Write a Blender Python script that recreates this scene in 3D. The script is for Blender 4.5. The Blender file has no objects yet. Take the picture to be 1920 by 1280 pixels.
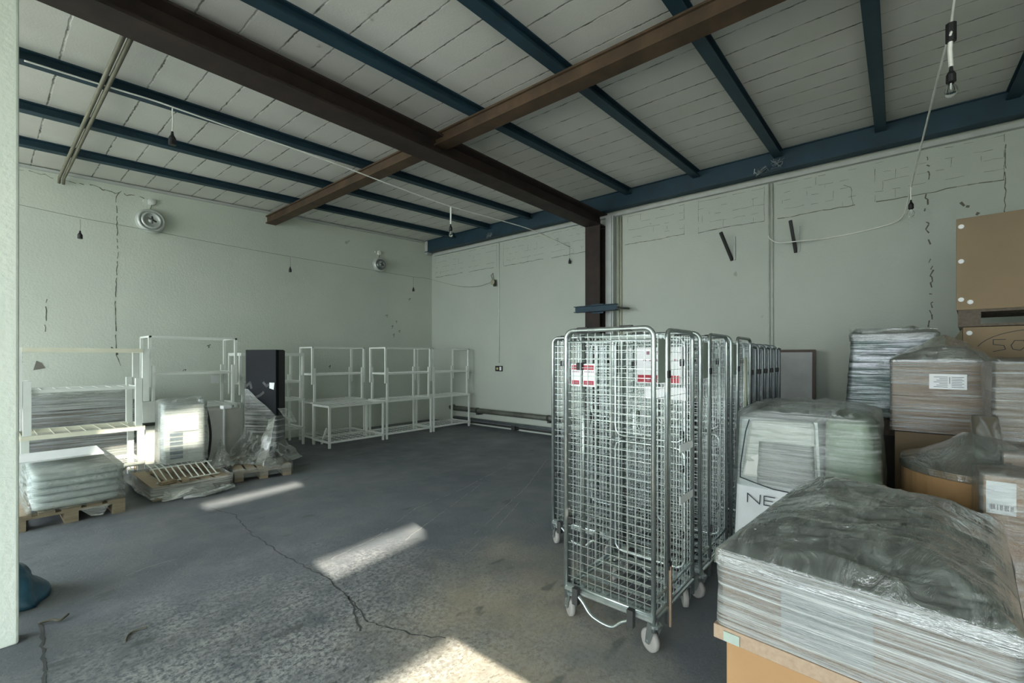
import bpy, math, random
from mathutils import Vector, Matrix, noise
from mathutils.geometry import delaunay_2d_cdt
random.seed(7)
S = bpy.context.scene
COL = S.collection
PI = math.pi

# ------------------------------------------------------------------ camera numbers
F, HZ, CA, SA, EYE = 850.0, 668.0, 0.7619, 0.6476, 1.6
def at(px, py, X=None, Y=None, Z=None):
    l = (px - 960) / F; u = (HZ - py) / F
    r = (CA + SA * l, SA - CA * l, u)
    if X is not None: d = X / r[0]
    elif Y is not None: d = Y / r[1]
    else: d = (Z - EYE) / r[2]
    return Vector((d * r[0], d * r[1], EYE + d * r[2]))

# ------------------------------------------------------------------ mesh builder
class MB:
    def __init__(s): s.v = []; s.f = []
    def add(s, vs, fs):
        n = len(s.v); s.v += [tuple(v) for v in vs]; s.f += [tuple(i + n for i in f) for f in fs]; return s
    def box(s, x0, x1, y0, y1, z0, z1):
        return s.add([(x0,y0,z0),(x1,y0,z0),(x1,y1,z0),(x0,y1,z0),(x0,y0,z1),(x1,y0,z1),(x1,y1,z1),(x0,y1,z1)],
                     [(0,3,2,1),(4,5,6,7),(0,1,5,4),(1,2,6,5),(2,3,7,6),(3,0,4,7)])
    def hexa(s, lo, hi):
        return s.add(list(lo) + list(hi), [(0,3,2,1),(4,5,6,7),(0,1,5,4),(1,2,6,5),(2,3,7,6),(3,0,4,7)])
    def obox(s, c, size, rot=None):
        m = rot or Matrix.Identity(3); c = Vector(c); a, b, d = [x / 2 for x in size]
        pts = [c + m @ Vector(p) for p in [(-a,-b,-d),(a,-b,-d),(a,b,-d),(-a,b,-d),(-a,-b,d),(a,-b,d),(a,b,d),(-a,b,d)]]
        return s.hexa(pts[:4], pts[4:])
    def tube(s, pts, r, n=8, closed=False, cap=True):
        pts = [Vector(p) for p in pts]; k = len(pts); rings = []
        up = None
        for i, p in enumerate(pts):
            if closed: t = pts[(i + 1) % k] - pts[i - 1]
            elif i == 0: t = pts[1] - p
            elif i == k - 1: t = p - pts[i - 1]
            else: t = (pts[i + 1] - p).normalized() + (p - pts[i - 1]).normalized()
            if t.length < 1e-9: t = Vector((0, 0, 1))
            t.normalize()
            if up is None:
                up = Vector((0, 0, 1)) if abs(t.z) < .9 else Vector((1, 0, 0))
            a = up - t * up.dot(t)
            if a.length < 1e-5: a = t.orthogonal()
            a.normalize(); b = t.cross(a); up = a
            rr = r[i] if isinstance(r, (list, tuple)) else r
            rings.append([p + (a * math.cos(2 * PI * j / n + PI / n) + b * math.sin(2 * PI * j / n + PI / n)) * rr for j in range(n)])
        vs = [v for g in rings for v in g]; fs = []
        for i in range(k if closed else k - 1):
            i2 = (i + 1) % k
            for j in range(n):
                fs.append((i * n + j, i * n + (j + 1) % n, i2 * n + (j + 1) % n, i2 * n + j))
        if cap and not closed:
            fs.append(tuple(range(n - 1, -1, -1))); fs.append(tuple((k - 1) * n + j for j in range(n)))
        return s.add(vs, fs)
    def lathe(s, prof, n=20, origin=(0,0,0), axis=(0,0,1)):
        o = Vector(origin); z = Vector(axis).normalized(); x = z.orthogonal().normalized(); y = z.cross(x)
        vs = []; fs = []; k = len(prof)
        for r, h in prof:
            for j in range(n):
                a = 2 * PI * j / n; vs.append(o + z * h + (x * math.cos(a) + y * math.sin(a)) * max(r, 1e-4))
        for i in range(k - 1):
            for j in range(n):
                fs.append((i*n+j, i*n+(j+1)%n, (i+1)*n+(j+1)%n, (i+1)*n+j))
        fs.append(tuple(range(n - 1, -1, -1))); fs.append(tuple((k - 1) * n + j for j in range(n)))
        return s.add(vs, fs)
    def loft(s, rings, cap0=False, cap1=True):
        n = len(rings[0]); vs = [p for r in rings for p in r]; fs = []
        for i in range(len(rings) - 1):
            for j in range(n):
                fs.append((i*n+j, i*n+(j+1)%n, (i+1)*n+(j+1)%n, (i+1)*n+j))
        if cap0: fs.append(tuple(range(n - 1, -1, -1)))
        if cap1: fs.append(tuple((len(rings)-1)*n + j for j in range(n)))
        return s.add(vs, fs)
    def grid(s, fn, nu, nv):
        vs = [fn(i / nu, j / nv) for i in range(nu + 1) for j in range(nv + 1)]; w = nv + 1
        return s.add(vs, [(i*w+j, (i+1)*w+j, (i+1)*w+j+1, i*w+j+1) for i in range(nu) for j in range(nv)])
    def build(s, name, mat, parent=None, smooth=False, bevel=0, solid=0):
        me = bpy.data.meshes.new(name); me.from_pydata(s.v, [], s.f); me.update()
        if smooth: me.polygons.foreach_set('use_smooth', [True] * len(me.polygons))
        me.materials.append(mat)
        o = bpy.data.objects.new(name, me); COL.objects.link(o)
        if parent is not None: o.parent = parent
        if bevel:
            b = o.modifiers.new('bevel', 'BEVEL'); b.width = bevel; b.segments = 2; b.limit_method = 'ANGLE'
        if solid:
            b = o.modifiers.new('solid', 'SOLIDIFY'); b.thickness = solid; b.offset = 0
        return o

def smooth_pts(P, k=5):
    P = [Vector(p) for p in P]; Q = [P[0]] + P + [P[-1]]; out = []
    for i in range(1, len(Q) - 2):
        a, b, c, d = Q[i-1:i+3]
        for j in range(k):
            t = j / k; out.append(.5 * (2*b + (c - a)*t + (2*a - 5*b + 4*c - d)*t*t + (3*b - a - 3*c + d)*t**3))
    return out + [P[-1]]
def thing(name, label, cat, loc=(0,0,0), rz=0, group=None):
    o = bpy.data.objects.new(name, None); COL.objects.link(o); o.empty_display_size = .1
    o.location = loc; o.rotation_euler = (0, 0, rz)
    o['label'] = label; o['category'] = cat
    if group: o['group'] = group
    return o
def tag(o, label, cat, group=None):
    o['label'] = label; o['category'] = cat
    if group: o['group'] = group
    return o
def struct(o, label=None):
    o['kind'] = 'structure'
    if label: o['label'] = label
    return o
def dup(root, loc, label, rz=None, skip=()):
    r = root.copy(); COL.objects.link(r); r.location = loc; r['label'] = label
    if rz is not None: r.rotation_euler = (0, 0, rz)
    for ch in list(root.children):
        if ch.name.split('.')[0] in skip: continue
        c = ch.copy(); COL.objects.link(c); c.parent = r
        for g in list(ch.children):
            d = g.copy(); COL.objects.link(d); d.parent = c
    return r

# ------------------------------------------------------------------ materials
class NT:
    def __init__(s, name):
        s.m = bpy.data.materials.new(name); s.m.use_nodes = True
        s.t = s.m.node_tree; s.n = s.t.nodes; s.l = s.t.links
        s.b = s.n['Principled BSDF']; s.out = s.n['Material Output']
        s.tc = s.n.new('ShaderNodeTexCoord').outputs['Object']
    def link(s, a, b): s.l.new(a, b)
    def val(s, sock, v):
        if hasattr(v, 'is_output') or isinstance(v, bpy.types.NodeSocket): s.l.new(v, sock)
        else: sock.default_value = v
    def mapping(s, scale=(1,1,1), rot=(0,0,0), loc=(0,0,0), src=None):
        n = s.n.new('ShaderNodeMapping'); s.link(src or s.tc, n.inputs[0])
        n.inputs['Scale'].default_value = scale; n.inputs['Rotation'].default_value = rot; n.inputs['Location'].default_value = loc
        return n.outputs[0]
    def noise(s, scale, detail=4, rough=.55, vec=None, dist=0):
        n = s.n.new('ShaderNodeTexNoise'); s.link(vec or s.tc, n.inputs['Vector'])
        n.inputs['Scale'].default_value = scale; n.inputs['Detail'].default_value = detail
        n.inputs['Roughness'].default_value = rough; n.inputs['Distortion'].default_value = dist
        return n.outputs[0]
    def voronoi(s, scale, vec=None, feature='F1'):
        n = s.n.new('ShaderNodeTexVoronoi'); n.feature = feature; s.link(vec or s.tc, n.inputs['Vector'])
        n.inputs['Scale'].default_value = scale; return n.outputs[0]
    def ramp(s, fac, *stops):
        n = s.n.new('ShaderNodeValToRGB'); s.link(fac, n.inputs[0]); e = n.color_ramp.elements
        while len(e) < len(stops): e.new(.5)
        for i, (p, c) in enumerate(stops):
            e[i].position = p
            if isinstance(c, (int, float)): c = (c, c, c)
            e[i].color = (*c[:3], 1)
        return n.outputs[0]
    def mix(s, fac, a, b, mode='MIX'):
        n = s.n.new('ShaderNodeMix'); n.data_type = 'RGBA'; n.blend_type = mode
        for sock, v in ((n.inputs[0], fac), (n.inputs[6], a), (n.inputs[7], b)):
            if isinstance(v, tuple): sock.default_value = (*v[:3], 1)
            else: s.val(sock, v)
        return n.outputs[2]
    def math(s, op, a, b=0.0):
        n = s.n.new('ShaderNodeMath'); n.operation = op; s.val(n.inputs[0], a); s.val(n.inputs[1], b); return n.outputs[0]
    def sep(s, v):
        n = s.n.new('ShaderNodeSeparateXYZ'); s.link(v, n.inputs[0]); return n.outputs
    def comb(s, x, y, z):
        n = s.n.new('ShaderNodeCombineXYZ')
        for i, v in enumerate((x, y, z)): s.val(n.inputs[i], v)
        return n.outputs[0]
    def bump(s, h, strength=.3, dist=.01):
        n = s.n.new('ShaderNodeBump'); s.link(h, n.inputs['Height'])
        n.inputs['Strength'].default_value = strength; n.inputs['Distance'].default_value = dist
        return n.outputs[0]
    def dist2(s, cx, cy, rx, ry, rot=0):
        """0..1 elliptical blob mask with a ragged edge"""
        x, y, z = s.sep(s.tc)
        c, si = math.cos(rot), math.sin(rot)
        dx = s.math('SUBTRACT', x, cx); dy = s.math('SUBTRACT', y, cy)
        u = s.math('DIVIDE', s.math('ADD', s.math('MULTIPLY', dx, c), s.math('MULTIPLY', dy, si)), rx)
        v = s.math('DIVIDE', s.math('SUBTRACT', s.math('MULTIPLY', dy, c), s.math('MULTIPLY', dx, si)), ry)
        d = s.math('SQRT', s.math('ADD', s.math('MULTIPLY', u, u), s.math('MULTIPLY', v, v)))
        d = s.math('ADD', d, s.math('MULTIPLY', s.math('SUBTRACT', s.noise(2.2, 5), .5), .9))
        return s.ramp(d, (.35, 1.0), (1.0, 0.0))
    def fin(s, col=None, rough=None, normal=None, metal=None):
        if col is not None:
            if isinstance(col, tuple): s.b.inputs['Base Color'].default_value = (*col, 1)
            else: s.link(col, s.b.inputs['Base Color'])
        if rough is not None: s.val(s.b.inputs['Roughness'], rough)
        if metal is not None: s.val(s.b.inputs['Metallic'], metal)
        if normal is not None: s.link(normal, s.b.inputs['Normal'])
        return s.m

def plain(name, col, rough=.6, metal=0, var=.15, scale=6, bump=0.0):
    n = NT(name); f = n.noise(scale, 5)
    c = n.mix(n.ramp(f, (.3, 0), (.7, 1)), tuple(x * (1 - var) for x in col), tuple(min(1, x * (1 + var)) for x in col))
    return n.fin(c, rough, n.bump(n.noise(scale * 8, 3), bump, .004) if bump else None, metal)

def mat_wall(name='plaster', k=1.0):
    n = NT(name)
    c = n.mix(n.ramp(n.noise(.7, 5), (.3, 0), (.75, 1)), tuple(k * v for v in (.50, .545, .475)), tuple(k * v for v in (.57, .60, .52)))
    c = n.mix(n.math('MULTIPLY', n.ramp(n.noise(7, 6, .7), (.70, 0), (.78, 1)), .25), c, (.25, .26, .2))
    c = n.mix(n.math('MULTIPLY', n.ramp(n.noise(3, 2), (.76, 0), (.78, 1)), .5), c, (.2, .2, .16))
    h = n.math('ADD', n.noise(38, 4), n.math('MULTIPLY', n.noise(4, 3), .8))
    return n.fin(c, .85, n.bump(h, .35, .012))
def mat_ceiling():
    n = NT('roof_planks')
    x, y, z = n.sep(n.tc)
    wob = n.math('MULTIPLY', n.math('SUBTRACT', n.noise(14, 5, .7), .5), .03)
    t = n.math('DIVIDE', n.math('ADD', x, wob), .31)
    fr = n.math('ABSOLUTE', n.math('SUBTRACT', n.math('FRACT', t), .5))
    seam = n.ramp(fr, (0.0, 1), (.010, 1), (.032, 0))
    broken = n.ramp(n.noise(5.5, 4, .6), (.40, .10), (.60, 1.0))
    m = n.math('MULTIPLY', seam, broken)
    c = n.mix(n.ramp(n.noise(1.1, 5), (.3, 0), (.7, 1)), (.52, .52, .475), (.60, .60, .555))
    c = n.mix(n.math('MULTIPLY', m, .95), c, (.06, .055, .04))
    c = n.mix(n.math('MULTIPLY', n.ramp(n.noise(3.3, 5), (.73, 0), (.77, 1)), .5), c, (.12, .11, .07))
    h = n.math('ADD', n.math('MULTIPLY', n.noise(60, 3), .25), n.math('MULTIPLY', seam, -1.0))
    return n.fin(c, .85, n.bump(h, .4, .012))
def mat_floor():
    n = NT('worn_concrete')
    c = n.mix(n.ramp(n.noise(.55, 6, .6), (.3, 0), (.72, 1)), (.080, .092, .108), (.160, .174, .185))
    c = n.mix(n.math('MULTIPLY', n.ramp(n.noise(3.2, 8, .65), (.45, 0), (.7, 1)), .5), c, (.20, .205, .20))
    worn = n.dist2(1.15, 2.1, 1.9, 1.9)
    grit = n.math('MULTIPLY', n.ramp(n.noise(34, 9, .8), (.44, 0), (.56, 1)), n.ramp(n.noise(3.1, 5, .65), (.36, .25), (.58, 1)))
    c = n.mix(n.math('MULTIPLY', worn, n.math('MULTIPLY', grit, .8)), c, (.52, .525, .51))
    pits = n.ramp(n.noise(24, 3, .6, n.mapping((1, 1.35, 1), (0, 0, .4))), (.60, 0), (.64, 1))
    c = n.mix(n.math('MULTIPLY', n.math('MULTIPLY', worn, .75), pits), c, (.06, .065, .06))
    sp = n.ramp(n.noise(55, 4, .7), (.66, 0), (.74, 1))
    c = n.mix(n.math('MULTIPLY', sp, .55), c, (.05, .05, .05))
    tan_patch = n.math('MULTIPLY', n.dist2(2.05, 1.75, 1.45, 1.0, .6), n.ramp(n.noise(2.6, 6, .65), (.32, .35), (.62, 1)))  # tan ragged elliptical patch, broken up by noise
    c = n.mix(n.math('MULTIPLY', tan_patch, .7), c, (.40, .345, .25))
    oil = n.ramp(n.noise(1.9, 3, .5, n.mapping((1, 2.2, 1), (0, 0, .5), (3.1, 1.7, 0))), (.66, 0), (.70, 1))
    c = n.mix(n.math('MULTIPLY', oil, .6), c, (.07, .08, .08))
    r = n.ramp(n.noise(1.3, 4), (.3, .55), (.7, .8))
    h = n.math('ADD', n.math('MULTIPLY', grit, .6), n.math('MULTIPLY', pits, -.8))
    return n.fin(c, r, n.bump(h, .35, .006))
def mat_film(name, lo, hi, rot=0.0, stretch=26, tint=(.78,.82,.80), topmix=True, seed=0, rough=.14, gloss=.85):
    """clear stretch film: streaks run round the sides, crumples on the top"""
    n = NT(name)
    v = n.mapping((.9, .9, stretch), (rot, rot * .7, 0), (seed, seed * .3, seed * 1.7))
    st = n.noise(1.3, 6, .62, v, .3)
    v2 = n.mapping((.6, .6, stretch * 2.6), (rot * 1.6, rot, 0), (seed * 2, 1, 0))
    st = n.math('ADD', n.math('MULTIPLY', st, .65), n.math('MULTIPLY', n.noise(1.6, 5, .6, v2), .35))
    cr = n.noise(4.5, 6, .62, n.mapping((1, 2.2, 1), (0, 0, .6), (seed, 0, 0)), 1.4)
    g = n.n.new('ShaderNodeNewGeometry')
    nz = n.sep(g.outputs['True Normal'])[2]
    up = n.ramp(n.math('ABSOLUTE', nz), (.35, 0), (.6, 1))
    if topmix:
        h = n.math('ADD', n.math('MULTIPLY', st, n.math('SUBTRACT', 1.0, up)), n.math('MULTIPLY', cr, up))
    else: h = st
    fac = n.ramp(h, (.40, lo), (.50, (lo + hi) * .42), (.62, hi))
    n.b.inputs['Base Color'].default_value = (*tint, 1)
    n.b.inputs['Roughness'].default_value = rough
    n.b.inputs['IOR'].default_value = 1.5
    n.link(n.bump(h, 1.0, .03), n.b.inputs['Normal'])
    tr = n.n.new('ShaderNodeBsdfTransparent'); tr.inputs[0].default_value = (.93, .96, .94, 1)
    mx = n.n.new('ShaderNodeMixShader')
    n.link(fac, mx.inputs[0]); n.link(tr.outputs[0], mx.inputs[1]); n.link(n.b.outputs[0], mx.inputs[2])
    gl = n.n.new('ShaderNodeBsdfGlossy'); gl.inputs['Color'].default_value = (1, 1, 1, 1); gl.inputs['Roughness'].default_value = rough * .8
    nb = n.bump(h, 1.0, .03); n.link(nb, gl.inputs['Normal'])
    fr = n.n.new('ShaderNodeFresnel'); fr.inputs[0].default_value = 1.75; n.link(nb, fr.inputs['Normal'])
    m2 = n.n.new('ShaderNodeMixShader'); n.link(n.math('MINIMUM', n.math('MULTIPLY', fr.outputs[0], gloss), .85), m2.inputs[0])
    n.link(mx.outputs[0], m2.inputs[1]); n.link(gl.outputs[0], m2.inputs[2])
    n.link(m2.outputs[0], n.out.inputs[0])
    return n.m
def mat_wood(name, a, b):
    n = NT(name)
    g = n.noise(3, 5, .6, n.mapping((2, 14, 14)))
    return n.fin(n.mix(n.ramp(g, (.3, 0), (.7, 1)), a, b), .75, n.bump(g, .3, .004))
def mat_card(name, a, b):
    n = NT(name)
    g = n.noise(1.8, 5); k = n.noise(70, 2, .5, n.mapping((1, 1, .05)))
    c = n.mix(n.ramp(g, (.3, 0), (.7, 1)), a, b)
    return n.fin(c, .8, n.bump(k, .12, .002))
def mat_foil():
    n = NT('silver_film')
    v = n.mapping((1.2, 1.2, 30), (.12, .08, 0)); h = n.noise(1.4, 7, .68, v, .5)
    c = n.mix(n.ramp(n.noise(2.2, 3), (.35, 0), (.65, 1)), (.42, .50, .47), (.62, .62, .68))
    c = n.mix(n.ramp(h, (.42, .85), (.55, 0)), c, (.05, .09, .075))
    return n.fin(c, .22, n.bump(h, .9, .02), .75)

WALL = mat_wall(); WALLR = mat_wall('plaster_shaded', .80); CEIL = mat_ceiling(); FLOOR = mat_floor()  # WALLR: same plaster darkened, the right wall's shade put into its colour
BLUE = plain('blue_paint', (.010, .037, .056), .6, 0, .25, 3)
RUSTC = plain('rusty_brown', (.060, .036, .018), .75, 0, .4, 4, .1)
RUST = plain('brown_primer', (.022, .013, .009), .75, 0, .45, 5, .1)
WHITE = plain('white_enamel', (.70, .73, .68), .45, 0, .06, 4)
CREAM = plain('cream_enamel', (.74, .72, .58), .5, 0, .08, 4)
ZINC = plain('galvanised_steel', (.46, .51, .50), .34, .9, .12, 20)
ZINCD = plain('dull_steel', (.26, .29, .30), .4, .85, .15, 14)
BLACK = plain('black_plastic', (.012, .013, .013), .5)
DARK = plain('dark_steel', (.03, .032, .03), .55)
GREYRUB = plain('grey_rubber', (.27, .26, .24), .75)
PIPE = plain('old_pipe', (.10, .105, .085), .55, .2, .3, 4)
CARD = mat_card('cardboard', (.34, .215, .125), (.42, .275, .165))
CARDO = mat_card('orange_cardboard', (.34, .195, .085), (.41, .245, .115))
CARDD = mat_card('brown_cardboard', (.20, .15, .09), (.25, .18, .105))
PAL = mat_wood('pallet_wood', (.22, .17, .115), (.36, .29, .20))
PALD = mat_wood('dark_pallet_wood', (.07, .055, .04), (.14, .11, .08))
RIM = mat_wood('pine_rim', (.31, .22, .145), (.39, .29, .20))
PAPER = plain('paper', (.78, .80, .80), .7, 0, .04)
RED = plain('red_print', (.42, .04, .06), .6)
INK = plain('ink', (.02, .025, .03), .7)
SHEET = plain('white_sheet', (.72, .76, .75), .45, 0, .06)
GREEN = plain('green_foam', (.29, .38, .26), .7, 0, .10, 3, .1)
OFFWHITE = plain('offwhite_board', (.60, .62, .57), .6, 0, .08)
BOARDG = plain('grey_board', (.33, .34, .33), .6, 0, .15, 2)
GREYP = plain('grey_panel', (.42, .43, .39), .5, 0, .08)
FRIDGE = plain('black_panel', (.007, .009, .012), .7, 0, .3, 3); FRIDGE.node_tree.nodes['Principled BSDF'].inputs['Specular IOR Level'].default_value = .25
DGREEN = plain('dark_load', (.05, .062, .052), .6, 0, .5, 5)
BLUEBAG = plain('blue_bag', (.03, .10, .16), .35, 0, .3, 8, .3)
CORD = plain('white_cord', (.75, .75, .70), .5)
CORDG = plain('grey_cord', (.18, .18, .15), .6)
CRACK = plain('crack_dirt', (.12, .115, .085), .95)
CRACKF = plain('floor_crack', (.075, .08, .078), .95)
SCRAPE = plain('scrape', (.24, .25, .25), .8, 0, .25, 30)
PALEPL = plain('fresh_plaster', (.42, .445, .42), .9, 0, .08)
CONC = plain('yard_concrete', (.42, .41, .38), .85, 0, .2, .6)
ALU = plain('aluminium', (.58, .61, .58), .45, .5, .1, 10)
SILVER = mat_foil()
FILM_S = mat_film('stretch_film_streaky', .05, .50, .10, 30, tint=(.68, .71, .69), seed=1)
FILM_D = mat_film('stretch_film_dense', .16, .86, .10, 46, tint=(.66, .69, .67), seed=4)
FILM_C = mat_film('stretch_film_clear', .04, .36, .12, 18, tint=(.66, .70, .68), seed=7)
FILM_X = mat_film('stretch_film_smoky', .16, .46, .06, 14, tint=(.30, .335, .31), seed=2, rough=.06, gloss=2.2)
def mat_glass():
    n = NT('bulb_glass'); n.b.inputs['Base Color'].default_value = (.95, .97, .95, 1)
    n.b.inputs['Roughness'].default_value = .03; n.b.inputs['Transmission Weight'].default_value = 1
    n.b.inputs['IOR'].default_value = 1.15
    return n.m
GLASS = mat_glass()

# ------------------------------------------------------------------ the shell
XW, YW, XB, YF = 7.53, 9.1, -4.0, -2.6
def roof(x): return 4.225 + .040 * (x - .3)

m = MB(); m.grid(lambda u, v: (XB + u * (XW + .3 - XB), YF + v * (YW + .3 - YF), 0), 4, 4)
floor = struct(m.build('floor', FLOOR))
m = MB(); a, b = XB - .3, XW + .3
m.hexa([(a, YF - .3, roof(a)), (b, YF - .3, roof(b)), (b, YW + .3, roof(b)), (a, YW + .3, roof(a))],
       [(a, YF - .3, roof(a) + .2), (b, YF - .3, roof(b) + .2), (b, YW + .3, roof(b) + .2), (a, YW + .3, roof(a) + .2)])
ceiling = struct(m.build('ceiling', CEIL))
m = MB(); m.box(XB - .25, XW + .25, YW, YW + .25, 0, 4.62); wall_left = struct(m.build('wall_left', WALL))
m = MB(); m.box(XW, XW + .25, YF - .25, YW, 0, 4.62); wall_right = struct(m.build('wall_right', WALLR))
m = MB(); m.box(XB, .146, 3.73, 3.85, 0, roof(0) - .02); struct(m.build('wall_partition', mat_wall('plaster_lit', 1.3), bevel=.012))  # plaster lightened, light falling on the partition put into its colour

# unseen walls behind the camera, openings placed and cut to shape the daylight
def holed(name, outline, holes, to3d, thick):
    pts = []; edges = []; 
    for poly in [outline] + holes:
        k = len(pts); pts += [Vector(p) for p in poly]
        edges += [(k + i, k + (i + 1) % len(poly)) for i in range(len(poly))]
    vs, es, fs, *_ = delaunay_2d_cdt(pts, edges, [], 0, 1e-6)
    def inside(p, poly):
        c = False; j = len(poly) - 1
        for i in range(len(poly)):
            (xi, yi), (xj, yj) = poly[i], poly[j]
            if (yi > p[1]) != (yj > p[1]) and p[0] < (xj - xi) * (p[1] - yi) / (yj - yi) + xi: c = not c
            j = i
        return c
    keep = []
    for f in fs:
        c = sum((vs[i] for i in f), Vector((0, 0))) / len(f)
        if inside(c, outline) and not any(inside(c, h) for h in holes): keep.append(tuple(f))
    mb = MB(); mb.add([to3d(*v) for v in vs], keep)
    return struct(mb.build(name, WALL, solid=thick))
SX, TS = .20, .34           # the sun's sideways drift and fall per metre of Y
def sunhole(X, Y, z=0): 
    return (X - SX * (Y - YF), z + TS * (Y - YF))
h_near = [sunhole(*p) for p in ((1.74, 1.91), (.35, 1.93), (.35, .95), (1.74, .97))]
h_mid = [sunhole(*p) for p in ((1.66, 3.10), (2.55, 3.20), (2.78, 3.50), (1.68, 3.44))]
h_far = [sunhole(*p) for p in ((1.55, 5.48), (2.60, 5.62), (2.64, 5.84), (1.55, 5.74))]
h_shelf = [[sunhole(.95, 7.35, z0), sunhole(1.95, 7.35, z0), sunhole(1.95, 7.35, z0 + .020), sunhole(.95, 7.35, z0 + .020)] for z0 in [.28 + .048 * k for k in range(10)]]
h_old = [sunhole(.93, 7.35, .28), sunhole(1.95, 7.35, .28), sunhole(1.95, 7.35, .74), sunhole(.93, 7.35, .74)]
holed('wall_sun_blocker', [(XB, 0), (XW, 0), (XW, 4.75), (XB, 4.75)], [h_near, h_mid, h_far] + h_shelf, lambda x, z: (x, YF, z), .02)  # added unseen sun blocker, slots projected back from the wanted sun patches
holed('wall_back', [(YF, 0), (YW, 0), (YW, 4.05), (YF, 4.05)],
      [[(-2.2, .02), (3.4, .02), (3.4, 2.8), (-2.2, 2.8)], [(4.3, .6), (8.8, .6), (8.8, 3.7), (4.3, 3.7)]], lambda y, z: (XB, y, z), .12)
m = MB(); m.box(-22, XB - .05, -16, 20, -.25, -.02); struct(m.build('ground', CONC))  # unseen ground outside, added to bounce daylight up to the ceiling

# wall-plate strips where roof and walls meet
m = MB(); a, b = XB + .2, XW - .3
m.hexa([(a, YW - .05, roof(a) - .05), (b, YW - .05, roof(b) - .05), (b, YW - .001, roof(b) - .05), (a, YW - .001, roof(a) - .05)],
       [(a, YW - .05, roof(a) - .015), (b, YW - .05, roof(b) - .015), (b, YW - .001, roof(b) - .015), (a, YW - .001, roof(a) - .015)])
struct(m.build('trim_1', PALEPL))
m = MB(); m.box(XW - .07, XW - .001, YF + .2, YW - .12, 4.14, 4.19); struct(m.build('trim_2', PALEPL))

# ------------------------------------------------------------------ jagged line marks on a surface
def ribbon(mb, pts, w, plane, eps, jit=.012, step=.06, gaps=0.0):
    """pts = 2-D polyline on a plane given by to3d(u, v, eps)"""
    P = []
    for (a0, b0), (a1, b1) in zip(pts[:-1], pts[1:]):
        L = math.hypot(a1 - a0, b1 - b0); k = max(1, int(L / step))
        for i in range(k): P.append((a0 + (a1 - a0) * i / k, b0 + (b1 - b0) * i / k))
    P.append(pts[-1])
    P = [(u + random.uniform(-jit, jit), v + random.uniform(-jit, jit)) for u, v in P]
    for (a0, b0), (a1, b1) in zip(P[:-1], P[1:]):
        if random.random() < gaps: continue
        d = math.hypot(a1 - a0, b1 - b0) or 1; nx, ny = -(b1 - b0) / d, (a1 - a0) / d
        w0 = w * random.uniform(.35, 1); w1 = w * random.uniform(.35, 1)
        mb.add([plane(a0 + nx * w0 / 2, b0 + ny * w0 / 2, eps), plane(a0 - nx * w0 / 2, b0 - ny * w0 / 2, eps),
                plane(a1 - nx * w1 / 2, b1 - ny * w1 / 2, eps), plane(a1 + nx * w1 / 2, b1 + ny * w1 / 2, eps)], [(0, 1, 2, 3)])
FL = lambda x, y, e: (x, y, e)
RW = lambda y, z, e: (XW - e, y, z)
LW = lambda x, z, e: (x, YW - e, z)
def fpts(*px): return [tuple(at(x, y, Z=0)[:2]) for x, y in px]

m = MB()
ribbon(m, fpts((395, 952), (440, 965), (470, 1000), (540, 1045), (610, 1082), (655, 1118), (690, 1165), (770, 1188), (835, 1198)), .013, FL, .002, .012, .04)
ribbon(m, fpts((76, 1165), (80, 1225), (86, 1290)), .02, FL, .002, .008, .04)
ribbon(m, fpts((655, 1118), (668, 1160), (675, 1185)), .015, FL, .002, .01, .04)
o = m.build('crack', CRACKF, floor); o['kind'] = 'structure'
m = MB()
for pl in [((600, 1058), (700, 1010), (780, 953), (870, 915), (960, 868)), ((760, 1012), (830, 960), (905, 905)),
           ((880, 1010), (930, 965), (985, 915), (1025, 862)), ((870, 1042), (930, 990), (975, 940)), ((235, 1080), (270, 1065), (330, 1048))]:
    ribbon(m, fpts(*pl), .014, FL, .0015, .007, .05, .12)
o = m.build('scrape', SCRAPE, floor); o['kind'] = 'structure'

m = MB()
ZB = 3.6
panels = [(8.95, 7.95), (7.75, 6.85), (6.65, 5.55), (5.35, 4.5), (3.75, 2.68), (2.45, 1.50), (1.33, .42), (.22, -.92)]
for y0, y1 in panels:
    ribbon(m, [(y0, ZB), (y1, ZB + .01)], .013, RW, .002, .010, .09, .04)
    for k in range(1, 5):
        zz = ZB + k * .125 + random.uniform(-.01, .01)
        ribbon(m, [(y0, zz), (y1, zz)], .0055, RW, .002, .006, .08, .5)
        for q in range(4):
            yy = y0 + (y1 - y0) * ((q + (k % 2) * .5 + .3) / 4.5)
            if random.random() < .28: ribbon(m, [(yy, zz), (yy, zz - .11)], .005, RW, .002, .004, .04, .2)
    if random.random() < .75: ribbon(m, [(y0, ZB), (y0, 4.12)], .006, RW, .002, .004, .08, .2)
    if random.random() < .4: ribbon(m, [(y1, ZB), (y1, 4.12)], .006, RW, .002, .004, .08, .2)
ribbon(m, [(-.29, 4.1), (-.27, 3.3), (-.32, 2.6), (-.30, 1.7)], .018, RW, .002, .02, .035, .55)
ribbon(m, [(-.60, 3.42), (-.72, 3.25), (-.74, 3.12)], .04, RW, .002, .03, .03, .4)
ribbon(m, [(.55, 3.9), (.47, 3.85), (.45, 3.6)], .008, RW, .002, .006, .05, .1)
ribbon(m, [(-.93, 4.0), (-.93, 3.2)], .012, RW, .002, .01, .05, .2)
o = m.build('crack', CRACK, wall_right); o['kind'] = 'structure'
m = MB()
ribbon(m, [(1.42, 4.15), (1.36, 4.05), (1.38, 3.2), (1.35, 2.4), (1.36, 1.62), (1.42, 1.45)], .013, LW, .002, .006, .05, .15)
ribbon(m, [(.95, 4.14), (1.4, 4.10), (1.7, 4.11)], .015, LW, .002, .02, .05, .2)
ribbon(m, [(.30, 4.15), (.95, 4.12)], .01, LW, .002, .02, .05, .3)
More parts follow.
